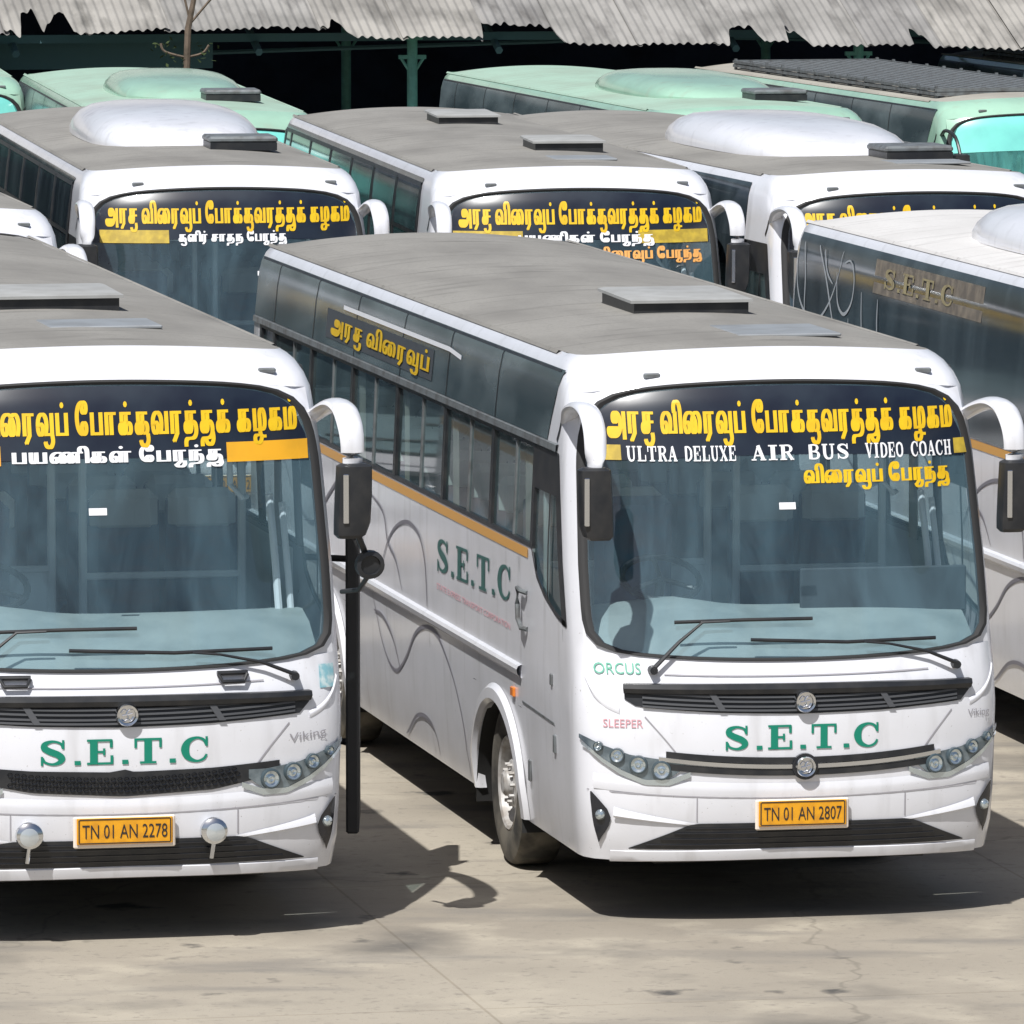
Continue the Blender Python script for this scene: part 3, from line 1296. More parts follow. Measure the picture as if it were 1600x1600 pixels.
def mirror_arm(mb, s, big):
    if big:
        P = [(1.19, .98, 2.88), (1.235, .72, 2.97), (1.25, .38, 3.03), (1.255, .12, 3.02), (1.26, -.02, 2.95), (1.265, -.075, 2.85), (1.265, -.08, 2.72)]
        rad = [.055, .064, .07, .072, .072, .068, .06]
    else:
        P = [(1.19, .98, 2.90), (1.23, .72, 3.0), (1.24, .40, 3.05), (1.245, .14, 3.03), (1.25, -.01, 2.95), (1.255, -.07, 2.84), (1.26, -.08, 2.72)]
        rad = [.05, .058, .064, .067, .067, .064, .058]
    q = catmull([(s * a, b, c, r) for (a, b, c), r in zip(P, rad)], 5)
    mb.tube([p[:3] for p in q], [p[3] for p in q], 14, .55)


def mirror_head(mb, s):
    # tall box, tapering to the inner lower corner
    cx, cy = s * 1.27, -.10
    rows = []
    for z, w, d, sh in ((2.735, .09, .055, 0), (2.72, .132, .075, 0), (2.55, .137, .080, -.005), (2.40, .135, .078, -.012), (2.33, .118, .07, -.025), (2.31, .085, .05, -.03)):
        row = []
        for k in range(16):
            a = 2 * math.pi * k / 16
            c, sn = math.cos(a), math.sin(a)
            r = (abs(c) ** 5 + abs(sn) ** 5) ** (-.2)
            row.append((cx + s * sh + w * r * c * .72, cy + d * r * sn, z))
        rows.append(row)
    mb.grid(rows, True)
    mb.f.append(tuple(range(len(mb.v) - 16, len(mb.v))))
    mb.f.append(tuple(range(len(mb.v) - 96, len(mb.v) - 80)))


def mirror_strip(mb, s):
    mb.box((s * 1.27 - .058, -.182, 2.54), (.032, .012, .28), .004)


def mirror_round(mb, s):
    c = (s * 1.365, -.04, 2.15)
    mb.lathe([(.001, -.03), (.052, -.028), (.056, -.05), (.078, -.045), (.084, 0), (.07, .03), (.001, .05)], c, 'Y', 20)
    mb.tube([(s * 1.29, -.08, 2.33), (s * 1.35, -.03, 2.2)], .018, 8)
    mb.tube([(s * 1.36, -.02, 2.08), (s * 1.33, .1, 1.99), (s * 1.27, .3, 1.96)], .014, 8)


def side_band(mb, s):
    ys = lin(1.10, 11.84, 26)
    rows = []
    for z, f in ((2.775, 1.32), (2.9, 1.27), (3.05, 1.19), (3.165, 1.13), (3.205, 1.10)):
        rows.append([G3(s, f + (y - 1.10) * (11.84 - f) / 10.74, z, .006) for y in ys])
    mb.grid(rows)


def side_band_joints(mb, s):
    for y in (2.9, 4.5, 6.1, 7.8, 9.4, 11.0):
        mb.grid([[G3(s, yy, z, .0085) for yy in (y - .012, y + .012)] for z in (2.775, 2.9, 3.05, 3.165, 3.2)])
    # lighter reflector rim along the top edge
    mb.grid([[G3(s, y, z, .009) for y in lin(1.2, 11.8, 10)] for z in (3.188, 3.203)])


def side_band_rail(mb, s):
    ys = lin(1.0, 11.84, 12)
    mb.grid([[G3(s, y, z, o) for y in ys] for z, o in ((2.725, .002), (2.728, .018), (2.768, .018), (2.772, .002))])


def window_frame(mb, s):
    for y in (1.66, 2.94, 4.50, 6.17, 7.83, 9.45, 11.0, 11.56):
        mb.grid([[G3(s, yy, z, o) for yy, o in ((y - .038, -.03), (y - .038, .003), (y + .038, .003), (y + .038, -.03))] for z in (2.085, 2.4, 2.725)])
    ys = lin(1.62, 11.6, 12)
    for z0, z1 in ((2.086, 2.112), (2.700, 2.724)):
        mb.grid([[G3(s, y, z, o) for y in ys] for z, o in ((z0, -.02), (z0, .004), (z1, .004), (z1, -.02))])


WIN = [1.66, 2.94, 4.50, 6.17, 7.83, 9.45, 11.0, 11.56]


def slider_bars(mb, s, y):
    if True:
        mb.grid([[G3(s, yy, z, o) for yy, o in ((y - .014, -.03), (y - .014, -.006), (y + .014, -.006), (y + .014, -.03))] for z in (2.11, 2.4, 2.70)])


def side_pane(mb, s, i):
    a, b = WIN[i] + .038, WIN[i + 1] - .038
    mb.grid([[G3(s, y, z, -.016) for y in (a, b)] for z in (2.09, 2.72)])


def driver_pane(mb, s):
    ys = lin(.72, 1.60, 10)
    rows = []
    lo = pw([(.68, 1.73), (.9, 1.76), (1.25, 1.84), (1.5, 1.94), (1.62, 2.09)])
    for k in range(7):
        row = []
        for y in ys:
            z0 = lo(y)
            z = z0 + (2.72 - z0) * k / 6
            row.append(G3(s, y + .36 * max(0, (z - 1.73)) * (1.60 - y) / .9, z, -.012))
        rows.append(row)
    mb.grid(rows)


def driver_frame(mb, s):
    # dark surround, upper dark panel, slider post
    lo = pw([(.60, 1.722), (.9, 1.76), (1.25, 1.84), (1.5, 1.94), (1.64, 2.09)])
    ys = lin(.62, 1.64, 14)
    mb.grid([[G3(s, y, lo(y) + d, .004) for y in ys] for d in (-.012, .022)])
    ys2 = lin(0, 1, 8)
    def fe(z):
        return .70 + .36 * (z - 1.73)
    mb.grid([[G3(s, fe(z) + (1.62 - fe(z)) * t, z, .003) for t in ys2] for z in (2.46, 2.6, 2.72)])
    mb.grid([[G3(s, fe(z) + d, z, .004) for d in (-.10, .03)] for z in lin(1.72, 2.72, 6)])
    for y in (1.16,):
        mb.grid([[G3(s, y + d, z, .002) for d in (-.02, .02)] for z in lin(1.82, 2.47, 4)])


def upper_quarter(mb, s):
    # small black vent slot on the white quarter panel
    vs, fs = ribbon(catmull([(.98, 2.92), (1.0, 2.86), (1.05, 2.79)], 4), .03)
    mb.add([G3(s, a, b, .005) for a, b in vs], fs)


def stripe(mb, s):
    sstrip(mb, s, lin(1.75, 11.8, 20), const(2.015), const(2.075), 1, .004)


def ledge(mb, s):
    ys = lin(1.92, 11.8, 24)
    mb.grid([[G3(s, y, z, o) for y in ys] for z, o in ((1.26, .0), (1.285, .028), (1.315, .034), (1.335, .024), (1.345, .0))])


def ledge_shadow(mb, s):
    ys = lin(3.9, 11.8, 16)
    mb.grid([[G3(s, y, z, .003) for y in ys] for z in (1.235, 1.255)])


def arch_lip(mb, s, cy):
    rows = []
    for dr, o in ((0.0, -.03), (-.004, .012), (.02, .040), (.085, .034), (.115, .002)):
        row = []
        for k in range(37):
            a = R(-8) + (math.pi + R(16)) * k / 36
            row.append(G3(s, cy + (.70 + dr) * math.cos(a), max(.39, .46 + (.56 + dr) * math.sin(a)), o))
        rows.append(row)
    mb.grid(rows)


def arch_well(mb, s, cy):
    rows = []
    for x in (1.27, .85):
        rows.append([(s * x, cy + .72 * math.cos(math.pi * k / 20), .30 + .74 * math.sin(math.pi * k / 20)) for k in range(21)])
    mb.grid(rows)
    mb.box((s * .84, cy, .72), (.02, 1.44, .7))


def tyre(mb, s):
    mb.lathe([(.285, -.10 * 1), (.30, -.135), (.36, -.15), (.44, -.148), (.488, -.132), (.508, -.10), (.512, 0), (.508, .10), (.488, .132), (.36, .15), (.30, .13)], (0, 0, 0), 'X', 40)
    if s > 0:
        mb.v = [(-x, y, z) for x, y, z in mb.v]


def rim(mb, s):
    mb.lathe([(.300, -.125), (.288, -.138), (.272, -.128), (.262, -.06), (.24, -.045), (.20, -.05), (.16, -.075), (.145, -.11), (.12, -.118), (.085, -.118), (.08, -.15), (.06, -.168), (.001, -.172)], (0, 0, 0), 'X', 40)
    for k in range(10):
        a = 2 * math.pi * k / 10
        mb.lathe([(.001, -.145), (.012, -.145), (.014, -.10)], (0, .118 * math.cos(a), .118 * math.sin(a)), 'X', 6)
    if s > 0:
        mb.v = [(-x, y, z) for x, y, z in mb.v]


def rim_holes(mb, s):
    for k in range(8):
        a = 2 * math.pi * (k + .5) / 8
        mb.lathe([(.001, -.066), (.026, -.066), (.027, -.05)], (0, .203 * math.cos(a), .203 * math.sin(a)), 'X', 12)
    if s > 0:
        mb.v = [(-x, y, z) for x, y, z in mb.v]


def underbody(mb):
    mb.box((0, 6.0, .52), (1.62, 10.9, .42), .05)
    mb.box((0, .62, .44), (1.7, .7, .2), .03)
    for y in (2.7, 8.7):
        mb.tube([(-1.0, y, .5), (1.0, y, .5)], .09, 10)
    for x, y, l in ((-1.0, 5.3, 2.2), (1.0, 5.0, 1.6), (-1.0, 10.6, 1.2), (1.0, 10.5, 1.2)):
        mb.box((x * .95, y, .60), (.42, l, .36), .04)


def floor_in(mb):
    mb.box((0, 6.3, 1.08), (2.44, 11.0, .06))
    mb.box((0, 1.0, 1.02), (2.3, .7, .05))
    mb.box((0, 11.86, 2.1), (2.3, .04, 2.0))


def lining(mb):
    # inner walls under the windows and ceiling, a skin inside the shell
    for s in (-1, 1):
        mb.grid([[(s * 1.235, y, z) for y in (1.7, 11.8)] for z in (1.1, 2.07)])
        mb.grid([[(s * a, y, z) for y in (1.4, 11.8)] for a, z in ((1.20, 2.74), (1.14, 3.05), (.8, 3.2))])
    mb.grid([[(x, y, 3.22) for y in (1.5, 11.8)] for x in (-.8, 0, .8)])


def dash(mb):
    rows = []
    for t, z in ((0, 1.55), (.08, 1.66), (.30, 1.76), (.55, 1.81), (.72, 1.80), (.78, 1.2)):
        row = []
        for u in lin(-1, 1, 16):
            x = u * 1.14
            row.append((x, F(x, 1.62) + .05 + t * (1.0 if abs(x) < 1 else .9), z + (.06 * math.exp(-((x + .62) / .28) ** 2) if .2 < t < .75 else 0)))
        rows.append(row)
    mb.grid(rows)


def steering(mb):
    q = Matrix.Rotation(R(28), 3, 'X')
    c = Vector((-.62, 1.02, 1.95))
    pts = []
    for k in range(29):
        a = 2 * math.pi * k / 28
        pts.append(c + q @ Vector((.235 * math.cos(a), .235 * math.sin(a), 0)))
    mb.tube(pts, .02, 8)
    for a in (90, 210, 330):
        mb.tube([c, c + q @ Vector((.23 * math.cos(R(a)), .23 * math.sin(R(a)), 0))], .016, 6)
    mb.tube([c, c + q @ Vector((0, 0, -.3))], .03, 8)


def partition(mb):
    # frame behind the driver: posts, cross rails
    for x in (-1.12, -.12, .06, .98):
        mb.box((x, 1.95, 2.12), (.045, .045, 2.1), .01)
    for z, x0, x1 in ((1.95, -1.12, -.12), (3.0, -1.12, -.12), (1.9, .06, .98)):
        mb.box(((x0 + x1) / 2, 1.95, z), (x1 - x0, .035, .04), .008)
    mb.box((-.62, 1.96, 1.5), (.98, .02, .86))


def grab_pole(mb):
    mb.tube([(1.02, .78, 1.5), (1.0, .92, 2.1), (.99, 1.05, 2.45)], .022, 8)
    mb.tube([(1.10, .86, 1.5), (1.085, .98, 2.0), (1.07, 1.1, 2.4)], .020, 8)
    mb.tube([(.80, 1.3, 3.1), (.80, 1.25, 2.5), (.86, 1.2, 2.42), (.9, 1.3, 2.42)], .018, 8)


def route_board(mb):
    mb.box((.66, .66, 1.90), (1.02, .03, .27), .008)


def windscreen_sticker(mb, x):
    a = [F3(x + dx, z, .004) for z in (2.42, 2.46) for dx in (-.05, .05)]
    mb.add(a, [(0, 1, 3, 2)])


def seat(mb, s, front=False):
    for xo in (.42, .88):
        x = s * xo
        mb.box((x, 0, 1.42), (.42, .46, .14), .05)
        mb.box((x, .26, 1.88), (.42, .13, .86), .05, None)


def seat_covers(mb, s):
    for xo in (.42, .88):
        mb.box((s * xo, .258, 2.20), (.40, .155, .26), .05)


def driver_seat(mb):
    mb.box((-.62, 1.55, 1.50), (.5, .48, .14), .05)
    mb.box((-.62, 1.80, 1.95), (.48, .12, .85), .05)


def visor(mb):
    mb.box((-.62, .98, 2.82), (.8, .02, .26), .006)


def curtain(mb, s):
    for y0, y1 in ((1.95, 2.16), (4.3, 4.46), (6.0, 6.12), (7.6, 7.8)):
        pts = [(s * (1.205 + .012 * (i % 2)), y0 + (y1 - y0) * i / 8, z) for z in (2.05, 2.70) for i in range(9)]
        mb.add(pts, [(i, i + 1, i + 10, i + 9) for i in range(8)])


def hatch(mb, y0=3.5, y1=4.55, x0=-.2, x1=.55, h0=.10, h1=.17):
    zc = lambda x: 3.28 + .085 * (1 - (x / 1.1) ** 2)
    z = max(zc(x0), zc(x1), zc((x0 + x1) / 2))
    vs = []
    for dz in (0, .018):
        for y, h in ((y0, h0), (y1, h1)):
            for x in (x0, x1):
                vs.append((x, y, z + h + dz))
    b = .035
    top = [(x0 + b, y0 + b, z + h0 + .028), (x1 - b, y0 + b, z + h0 + .028), (x0 + b, y1 - b, z + h1 + .028), (x1 - b, y1 - b, z + h1 + .028)]
    vs += top
    mb.add(vs, [(0, 1, 3, 2), (0, 1, 5, 4), (1, 3, 7, 5), (3, 2, 6, 7), (2, 0, 4, 6), (4, 5, 9, 8), (5, 7, 11, 9), (7, 6, 10, 11), (6, 4, 8, 10), (8, 9, 11, 10)])


def hatch_base(mb, y0=3.5, y1=4.55, x0=-.2, x1=.55):
    mb.box(((x0 + x1) / 2, (y0 + y1) / 2, 3.385), (x1 - x0 - .05, y1 - y0 - .05, .10))


def flush_plate(mb, y0=1.75, y1=2.5, x0=-.12, x1=.52):
    zc = 3.355
    mb.box(((x0 + x1) / 2, (y0 + y1) / 2, zc + .004), (x1 - x0, y1 - y0, .02), .006)


def dome(mb, yc=6.6, hl=2.45, hw=.80, hs=1.0):
    rows = []
    n = 28
    for f, h in ((1.0, .0), (1.0, .06), (.965, .14), (.90, .21), (.78, .27), (.60, .305), (.35, .325), (.08, .33)):
        row = []
        for k in range(n):
            a = 2 * math.pi * k / n
            c, s = math.cos(a), math.sin(a)
            r = (abs(c) ** 3 + abs(s) ** 3) ** (-1 / 3)
            y = yc + hl * r * s * f
            # the nose slopes down towards the front
            hh = h * (1 - .35 * max(0, -s * f) ** 2)
            row.append((.05 + hw * r * c * f, y, 3.33 + hh * hs))
        rows.append(row)
    mb.grid(rows, True)
    mb.f.append(tuple(range(len(mb.v) - n, len(mb.v))))


def dome_vent(mb, x=.44, y=4.0):
    mb.box((x, y, 3.445), (.62, .60, .06), .02)


def dome_vent_base(mb, x=.44, y=4.0):
    mb.box((x, y - .02, 3.385), (.60, .58, .07))


def luggage_rack(mb):
    for s in (-1, 1):
        for z in (3.35, 3.40):
            mb.box((s * .98, 6.2, z), (.025, 8.8, .035))
    for y in lin(1.85, 10.55, 12):
        for s in (-1, 1):
            mb.box((s * .965, y, 3.37), (.03, .05, .14))
        mb.box((0, y, 3.375), (1.95, .05, .03))
    for x in lin(-.9, .9, 12):
        mb.box((x, 6.2, 3.395), (.09, 8.7, .02))
    for z in (3.35, 3.40):
        mb.box((0, 1.8, z), (1.95, .03, .042))
        mb.box((0, 10.6, z), (1.95, .03, .042))


def door_handle(mb, s):
    pts = [(1.76, 1.80, .004), (1.80, 1.81, .035), (1.90, 1.82, .035), (1.90, 1.72, .035), (1.88, 1.63, .035), (1.78, 1.585, .035), (1.74, 1.58, .004)]
    mb.tube([G3(s, y, z, o) for y, z, o in pts], .016, 8)


def side_marks(mb, s):
    for y, z, w_, h in ((.95, .98, .055, .11), (1.72, .72, .06, .13), (1.02, 1.36, .05, .07)):
        c = G3(s, y, z, .006)
        mb.box(c, (.014, w_, h), .005)
    vs, fs = ribbon([(1.9, 1.12), (.95, 1.10)], .014)
    mb.add([G3(s, a, b, .004) for a, b in vs], fs)
    # door outline seam
    for pts in ([(2.02, 2.0), (2.02, .42)], [(.72, 1.70), (.70, .42)]):
        vs, fs = ribbon(pts, .006)
        mb.add([G3(s, a, b, .003) for a, b in vs], fs)
    for y in (4.9, 6.4, 7.6):
        vs, fs = ribbon([(y, 1.22), (y, .42)], .006)
        mb.add([G3(s, a, b, .003) for a, b in vs], fs)


def side_amber(mb, s):
    mb.box(G3(s, 2.16, 1.15, .008), (.02, .09, .06), .006)


def mud_flap(mb, s):
    mb.box((s * 1.08, 3.50, .36), (.36, .02, .34), .004)


SW = [
    [(6.91, 1.25), (6.77, 1.12), (6.6, .96), (6.35, .84), (6.07, .82), (5.73, .95), (5.39, 1.14), (5.01, 1.23), (4.62, 1.22), (4.3, 1.10), (4.04, .95), (3.83, .75), (3.75, .60), (3.70, .42)],
    [(7.0, 1.91), (6.53, 1.83), (6.36, 1.65), (6.06, 1.55), (5.84, 1.38)],
    [(6.6, 1.45), (6.36, 1.65), (6.06, 1.78), (5.65, 1.85), (5.27, 1.81), (5.07, 1.68), (4.99, 1.5), (4.97, 1.37)],
    [(5.9, .42), (5.78, .46), (5.44, .59), (5.17, .63), (4.9, .61), (4.77, .54), (4.72, .42)],
    [(6.85, 1.14), (6.53, 1.13), (6.18, 1.02), (5.95, .84)],
    [(10.5, 1.9), (9.9, 1.6), (9.2, 1.5), (8.6, 1.75), (8.0, 1.92), (7.4, 1.7), (7.1, 1.4)],
    [(10.8, .5), (10.3, .9), (9.7, 1.15), (9.45, 1.2)],
]


def swirls(mb, s):
    for i, p in enumerate(SW):
        q = catmull(p, 6)
        n = len(q)
        wd = [.010 + .018 * math.sin(math.pi * k / (n - 1)) for k in range(n)]
        vs, fs = ribbon(q, wd)
        mb.add([G3(s, a, b, .0045 + .0005 * i) for a, b in vs], fs)


SWG = [
    [(11.80, 3.05), (11.72, 2.80), (11.45, 2.62), (11.05, 2.58), (10.70, 2.72), (10.48, 2.95), (10.40, 3.14)],
    [(11.62, 3.14), (11.50, 2.90), (11.44, 2.62), (11.42, 2.35)],
    [(11.15, 3.14), (10.85, 2.92), (10.55, 2.62), (10.34, 2.30), (10.25, 2.12)],
    [(10.52, 2.98), (10.42, 2.76), (10.20, 2.68), (10.0, 2.78), (9.98, 2.96), (10.12, 3.08), (10.30, 3.06)],
    [(10.95, 3.12), (10.82, 2.96), (10.62, 2.88)],
    [(9.72, 2.88), (9.62, 2.55), (9.60, 2.25), (9.62, 2.12)], [(9.22, 2.86), (9.15, 2.5), (9.14, 2.12)],
    [(10.05, 2.66), (10.0, 2.4), (10.02, 2.14)],
]


def swirls_glass(mb, s):
    for i, p in enumerate(SWG):
        q = catmull([(min(a, 11.8), b) for a, b in p], 6)
        n = len(q)
        vs, fs = ribbon(q, [.010 + .018 * math.sin(math.pi * (k / (n - 1)) ** .7) for k in range(n)])
        mb.add([G3(s, a, b, .0105 + .0005 * i) for a, b in vs], fs)


def band_full(mb, s):
    # one-piece dark glazing from the roof edge down to the waist (sealed windows)
    ys = lin(1.70, 11.80, 24)
    mb.grid([[G3(s, y, z, .008) for y in ys] for z in (2.09, 2.3, 2.5, 2.75, 3.0, 3.15, 3.205)])


def band_posts(mb, s):
    for y in (1.72, 3.3, 4.9, 6.5, 8.1, 9.7, 11.3, 11.78):
        mb.grid([[G3(s, yy, z, o) for yy, o in ((y - .045, .008), (y - .04, .016), (y + .04, .016), (y + .045, .008))] for z in (2.09, 2.4, 2.72, 2.95, 3.15)])
    for z in (2.72, 3.15):
        mb.grid([[G3(s, y, z + d, .013) for y in lin(1.72, 11.78, 8)] for d in (-.018, .018)])


def sticker_back(mb, s):
    sstrip(mb, s, lin(5.0, 8.9, 8), const(2.83), const(3.03), 1, .010)


def sticker_line(mb, s):
    vs, fs = ribbon([(8.3, 3.075), (4.5, 3.075), (4.1, 3.05)], .03)
    mb.add([G3(s, a, b, .0105) for a, b in vs], fs)


def open_door(mb):
    # swung-out door leaf standing clear of the flank
    mb.box((1.635, 2.0, 1.32), (.075, .80, 1.90), .012, ('Z', -.188))
    mb.box((1.562, 1.585, 2.34), (.06, .05, .30), .012)
    for z in (.85, 1.95):
        mb.tube([(1.24, 2.35, z), (1.45, 2.30, z), (1.66, 2.12, z)], .02, 8)
    mb.tube([(1.24, 2.35, .7), (1.24, 2.35, 2.1)], .025, 8)


def fog_spot(mb, x):
    c = F3(x, .655, .05)
    mb.lathe([(.001, -.05), (.035, -.048), (.06, -.04), (.074, -.03), (.078, -.005), (.05, .04)], c, 'Y', 22)
    mb.tube([(c[0], c[1], c[2] - .07), (c[0] - .01, c[1] + .02, c[2] - .16)], .012, 8)


def fog_spot_lens(mb, x):
    c = F3(x, .655, .102)
    mb.lathe([(.001, -.006), (.03, -.004), (.052, .004)], c, 'Y', 20)


def bonnet_handle(mb, s):
    x = .02 + s * .6
    pts = [(x - .08, 1.515), (x - .06, 1.475), (x + .06, 1.475), (x + .08, 1.515)]
    mb.tube([F3(a, b, .03) for a, b in pts], .012, 8)
    mb.tube([F3(x - .085, 1.525, .02), F3(x + .085, 1.525, .02)], .014, 8)


# ------------------------------------------------------------------ one coach
def build_bus(name_label, loc, yaw, group, paint_m='white_paint', roof_m='roof_grey', opts=(), line2=None, line3=None, plate_no='TN 01 AN 2807',
              cat='bus', kind='coach_bus', scale=1.0):
    t = thing(kind, name_label, cat, (loc[0], loc[1], 0), yaw, group)
    if scale != 1.0:
        t.scale = scale if isinstance(scale, tuple) else (scale, scale, scale)
    P = lambda name, key, fn, mat, parent=t, **k: link(name, part(key, fn, mat, **k), parent)
    near = 'near' in opts
    green = paint_m == 'mint_paint'
    P('body', 'body', lambda mb: (shell(mb), ws_corner(mb)), paint_m)
    P('roof', 'roof', roof, roof_m)
    P('underbody', 'underbody', underbody, 'underbody')
    P('floor', 'floor', floor_in, 'interior_dark')
    P('lining', 'lining', lining, 'interior_pale')
    P('dashboard', 'dashboard', dash, 'dash_grey')
    P('steering_wheel', 'steering_wheel', steering, 'black_plastic')
    P('partition', 'partition', partition, 'interior_pale')
    P('driver_seat', 'driver_seat', driver_seat, 'seat_blue')
    P('grab_pole', 'grab_pole', grab_pole, 'letter_white')
    if near or 'seats' in opts:
        for s in (-1, 1):
            for i in range(10):
                o = P('seat', 'seat%d' % s, lambda mb, s=s: seat(mb, s), 'seat_blue')
                o.location = (0, 2.55 + i * .86, 0)
                P('headrest_cover', 'headrest_cover%d' % s, lambda mb, s=s: seat_covers(mb, s), 'seat_cover', o)
            P('curtain', 'curtain%d' % s, lambda mb, s=s: curtain(mb, s), 'curtain')
    # windscreen
    ws = P('windscreen', 'windscreen', ws_glass, 'windscreen_glass' if not green else 'teal_glass')
    P('gasket', 'gasket', ws_gasket, 'rubber', ws)
    bn = P('banner', 'banner', ws_banner, 'banner_navy' if not green else 'banner_teal', ws)
    if not green:
        sh, wd = tamil(LINE_MAIN)
        P('banner_lettering', 'main_line', lambda mb: front_text(mb, sh, wd, -1.03, 1.07, 2.865, .23), 'letter_yellow')
    if 'ultra' in opts:
        for txt, x0, x1 in (('ULTRA', -.93, -.64), ('DELUXE', -.60, -.29), ('AIR', -.20, .06), ('BUS', .14, .40), ('VIDEO', .50, .74), ('COACH', .79, 1.06)):
            s_, w_ = slab(txt, 1.1)
            P('class_lettering', 'word_' + txt, lambda mb: front_text(mb, s_, w_, x0, x1, 2.705, .088), 'letter_white', smooth=False)
        for x0, x1 in ((-1.12, -.96), (1.08, 1.20)):
            P('banner_bar', 'banner_bar_%.1f' % x0, lambda mb: fstrip(mb, lin(x0, x1, 4), const(2.712), const(2.80), 1, .0055), 'bar_olive')
    if 'deck2' in opts:
        s2, w2 = tamil(line2)
        x0, x1, b0, b1 = opts['deck2'] if isinstance(opts, dict) else (-.55, .60, .66, 1.2)
        P('class_lettering', 'second_%s' % len(w2 and line2), lambda mb: front_text(mb, s2, w2, x0, x1, 2.712, .112), 'letter_white')
        for a, b in opts['bars']:
            P('banner_bar', 'bar%.2f' % a, lambda mb, a=a, b=b: fstrip(mb, lin(a, b, 8), const(2.70), const(2.81), 1, .0055), opts.get('bar_mat', 'bar_orange'))
    if line3:
        s3, w3 = tamil(line3)
        x0, x1, zb, zh, m3 = opts['deck3']
        P('notice_lettering', 'third%s' % m3, lambda mb: front_text(mb, s3, w3, x0, x1, zb, zh, .004), m3)
    if near:
        P('sticker', 'ws_sticker%s' % opts['stick'], lambda mb: windscreen_sticker(mb, opts['stick']), 'letter_white', ws)
        P('sun_visor', 'visor', visor, 'interior_pale')
    if 'board' in opts:
        P('route_board', 'route_board', route_board, 'interior_dark')
    # wipers
    P('wiper', 'wiper_a', lambda mb: wiper(mb, [(-.86, 1.50), (-.70, 1.66), (-.56, 1.77), (-.40, 1.775)], [(-.72, 1.775), (-.3, 1.785), (.10, 1.785)]), 'black_plastic')
    P('wiper', 'wiper_b', lambda mb: wiper(mb, [(.97, 1.49), (.78, 1.57), (.55, 1.625), (.40, 1.64)], [(.85, 1.65), (.3, 1.645), (-.28, 1.67)]), 'black_plastic')
    # face
    if not green or True:
        gr = P('grille', 'grille', grille, 'black_plastic')
        P('grille_brow', 'grille_brow', grille_brow, 'black_plastic', gr)
        P('grille_slat', 'grille_slat', grille_slats, 'slat_grey', gr)
        e = P('emblem', 'emblem_high', lambda mb: emblem(mb, 1.315), 'chrome')
        if 'honeycomb' in opts:
            hc = P('lower_grille', 'honeycomb', honeycomb_strip, 'black_plastic')
            P('grille_mesh', 'honeycomb_mesh', honeycomb_mesh, 'black_gloss', hc)
        else:
            lg = P('lower_grille', 'lower_strip', lower_strip, 'black_plastic')
            P('chrome_strip', 'lower_chrome', lower_chrome, 'chrome', lg)
            e2 = P('emblem', 'emblem_low', lambda mb: emblem(mb, .937, .062), 'chrome')
            P('emblem_base', 'emblem_low_base', lambda mb: emblem_back(mb, .937, .066), 'black_gloss', e2)
        if not green:
            sh, wd = slab('S.E.T.C')
            P('front_lettering', 'front_setc', lambda mb: front_text(mb, sh, wd, -.47, .485, 1.040, .145, .004), 'letter_green', smooth=False)
        for s in (-1, 1):
            h = P('headlamp', 'headlamp%d' % s, lambda mb, s=s: headlamp_house(mb, s), 'lamp_silver')
            for i in range(4):
                P('lens', 'lens%d%d' % (s, i), lambda mb, s=s, i=i: headlamp_lens(mb, s, i), 'lamp_lens', h)
                P('lens_ring', 'lens_ring%d%d' % (s, i), lambda mb, s=s, i=i: headlamp_ring(mb, s, i), 'lamp_house', h)
            P('lamp_trim', 'lamp_trim%d' % s, lambda mb, s=s: lamp_under(mb, s), 'lamp_lens', h)
            fg = P('fog_lamp', 'fog%d' % s, lambda mb, s=s: fog_house(mb, s), 'black_gloss')
            P('lens', 'foglens%d' % s, lambda mb, s=s: fog_lamp(mb, s), 'lamp_lens', fg)
            P('bumper_blade', 'blade%d' % s, lambda mb, s=s: bumper_blade(mb, s), paint_m)
            P('face_crease', 'crease%d' % s, lambda mb, s=s: face_crease(mb, s), paint_m)
            P('marker_lamp', 'marker%d' % s, lambda mb, s=s: marker(mb, s * .84 + .1), 'rack_metal')
        du = P('air_duct', 'duct', duct, 'black_plastic')
        P('duct_slat', 'duct_bars', duct_bars, 'black_gloss', du)
        P('bumper_lip', 'bumper_lip', bumper_lip, paint_m)
        P('bumper_edge', 'bumper_edge', bumper_top_edge, paint_m)
        P('panel_seam', 'seams', seams, 'letter_grey')
        pl = P('number_plate', 'plate_holder', plate_holder, 'plate_cream')
        P('plate_face', 'plate', plate, 'plate_yellow', pl)
        P('plate_border', 'plate_border', plate_border, 'rubber', pl)
        P('plate_lettering', 'plate_' + plate_no, lambda mb: plate_text(mb, plate_no), 'rubber', pl)
    if 'orcus' in opts:
        s_, w_ = plain('ORCUS', .02)
        P('builder_mark', 'orcus', lambda mb: front_text(mb, s_, w_, -1.19, -.93, 1.485, .09, .004), 'letter_mint')
        s2_, w2_ = plain('SLEEPER', .02)
        P('face_mark', 'sleeper', lambda mb: front_text(mb, s2_, w2_, -1.15, -.93, 1.175, .07, .004), 'letter_pink')
        s3_, w3_ = plain('Viking', .02)
        P('face_mark', 'viking', lambda mb: front_text(mb, s3_, w3_, 1.05, 1.20, 1.19, .06, .004), 'letter_grey')
    if 'script' in opts:
        s3_, w3_ = plain('Viking', .01)
        P('face_mark', 'viking_b', lambda mb: front_text(mb, s3_, w3_, .94, 1.16, 1.125, .07, .004, .12), 'letter_grey')
        P('face_sticker', 'teal_sticker', lambda mb: fstrip(mb, lin(1.13, 1.22, 4), const(1.42), const(1.55), 2, .004), 'sticker_teal')
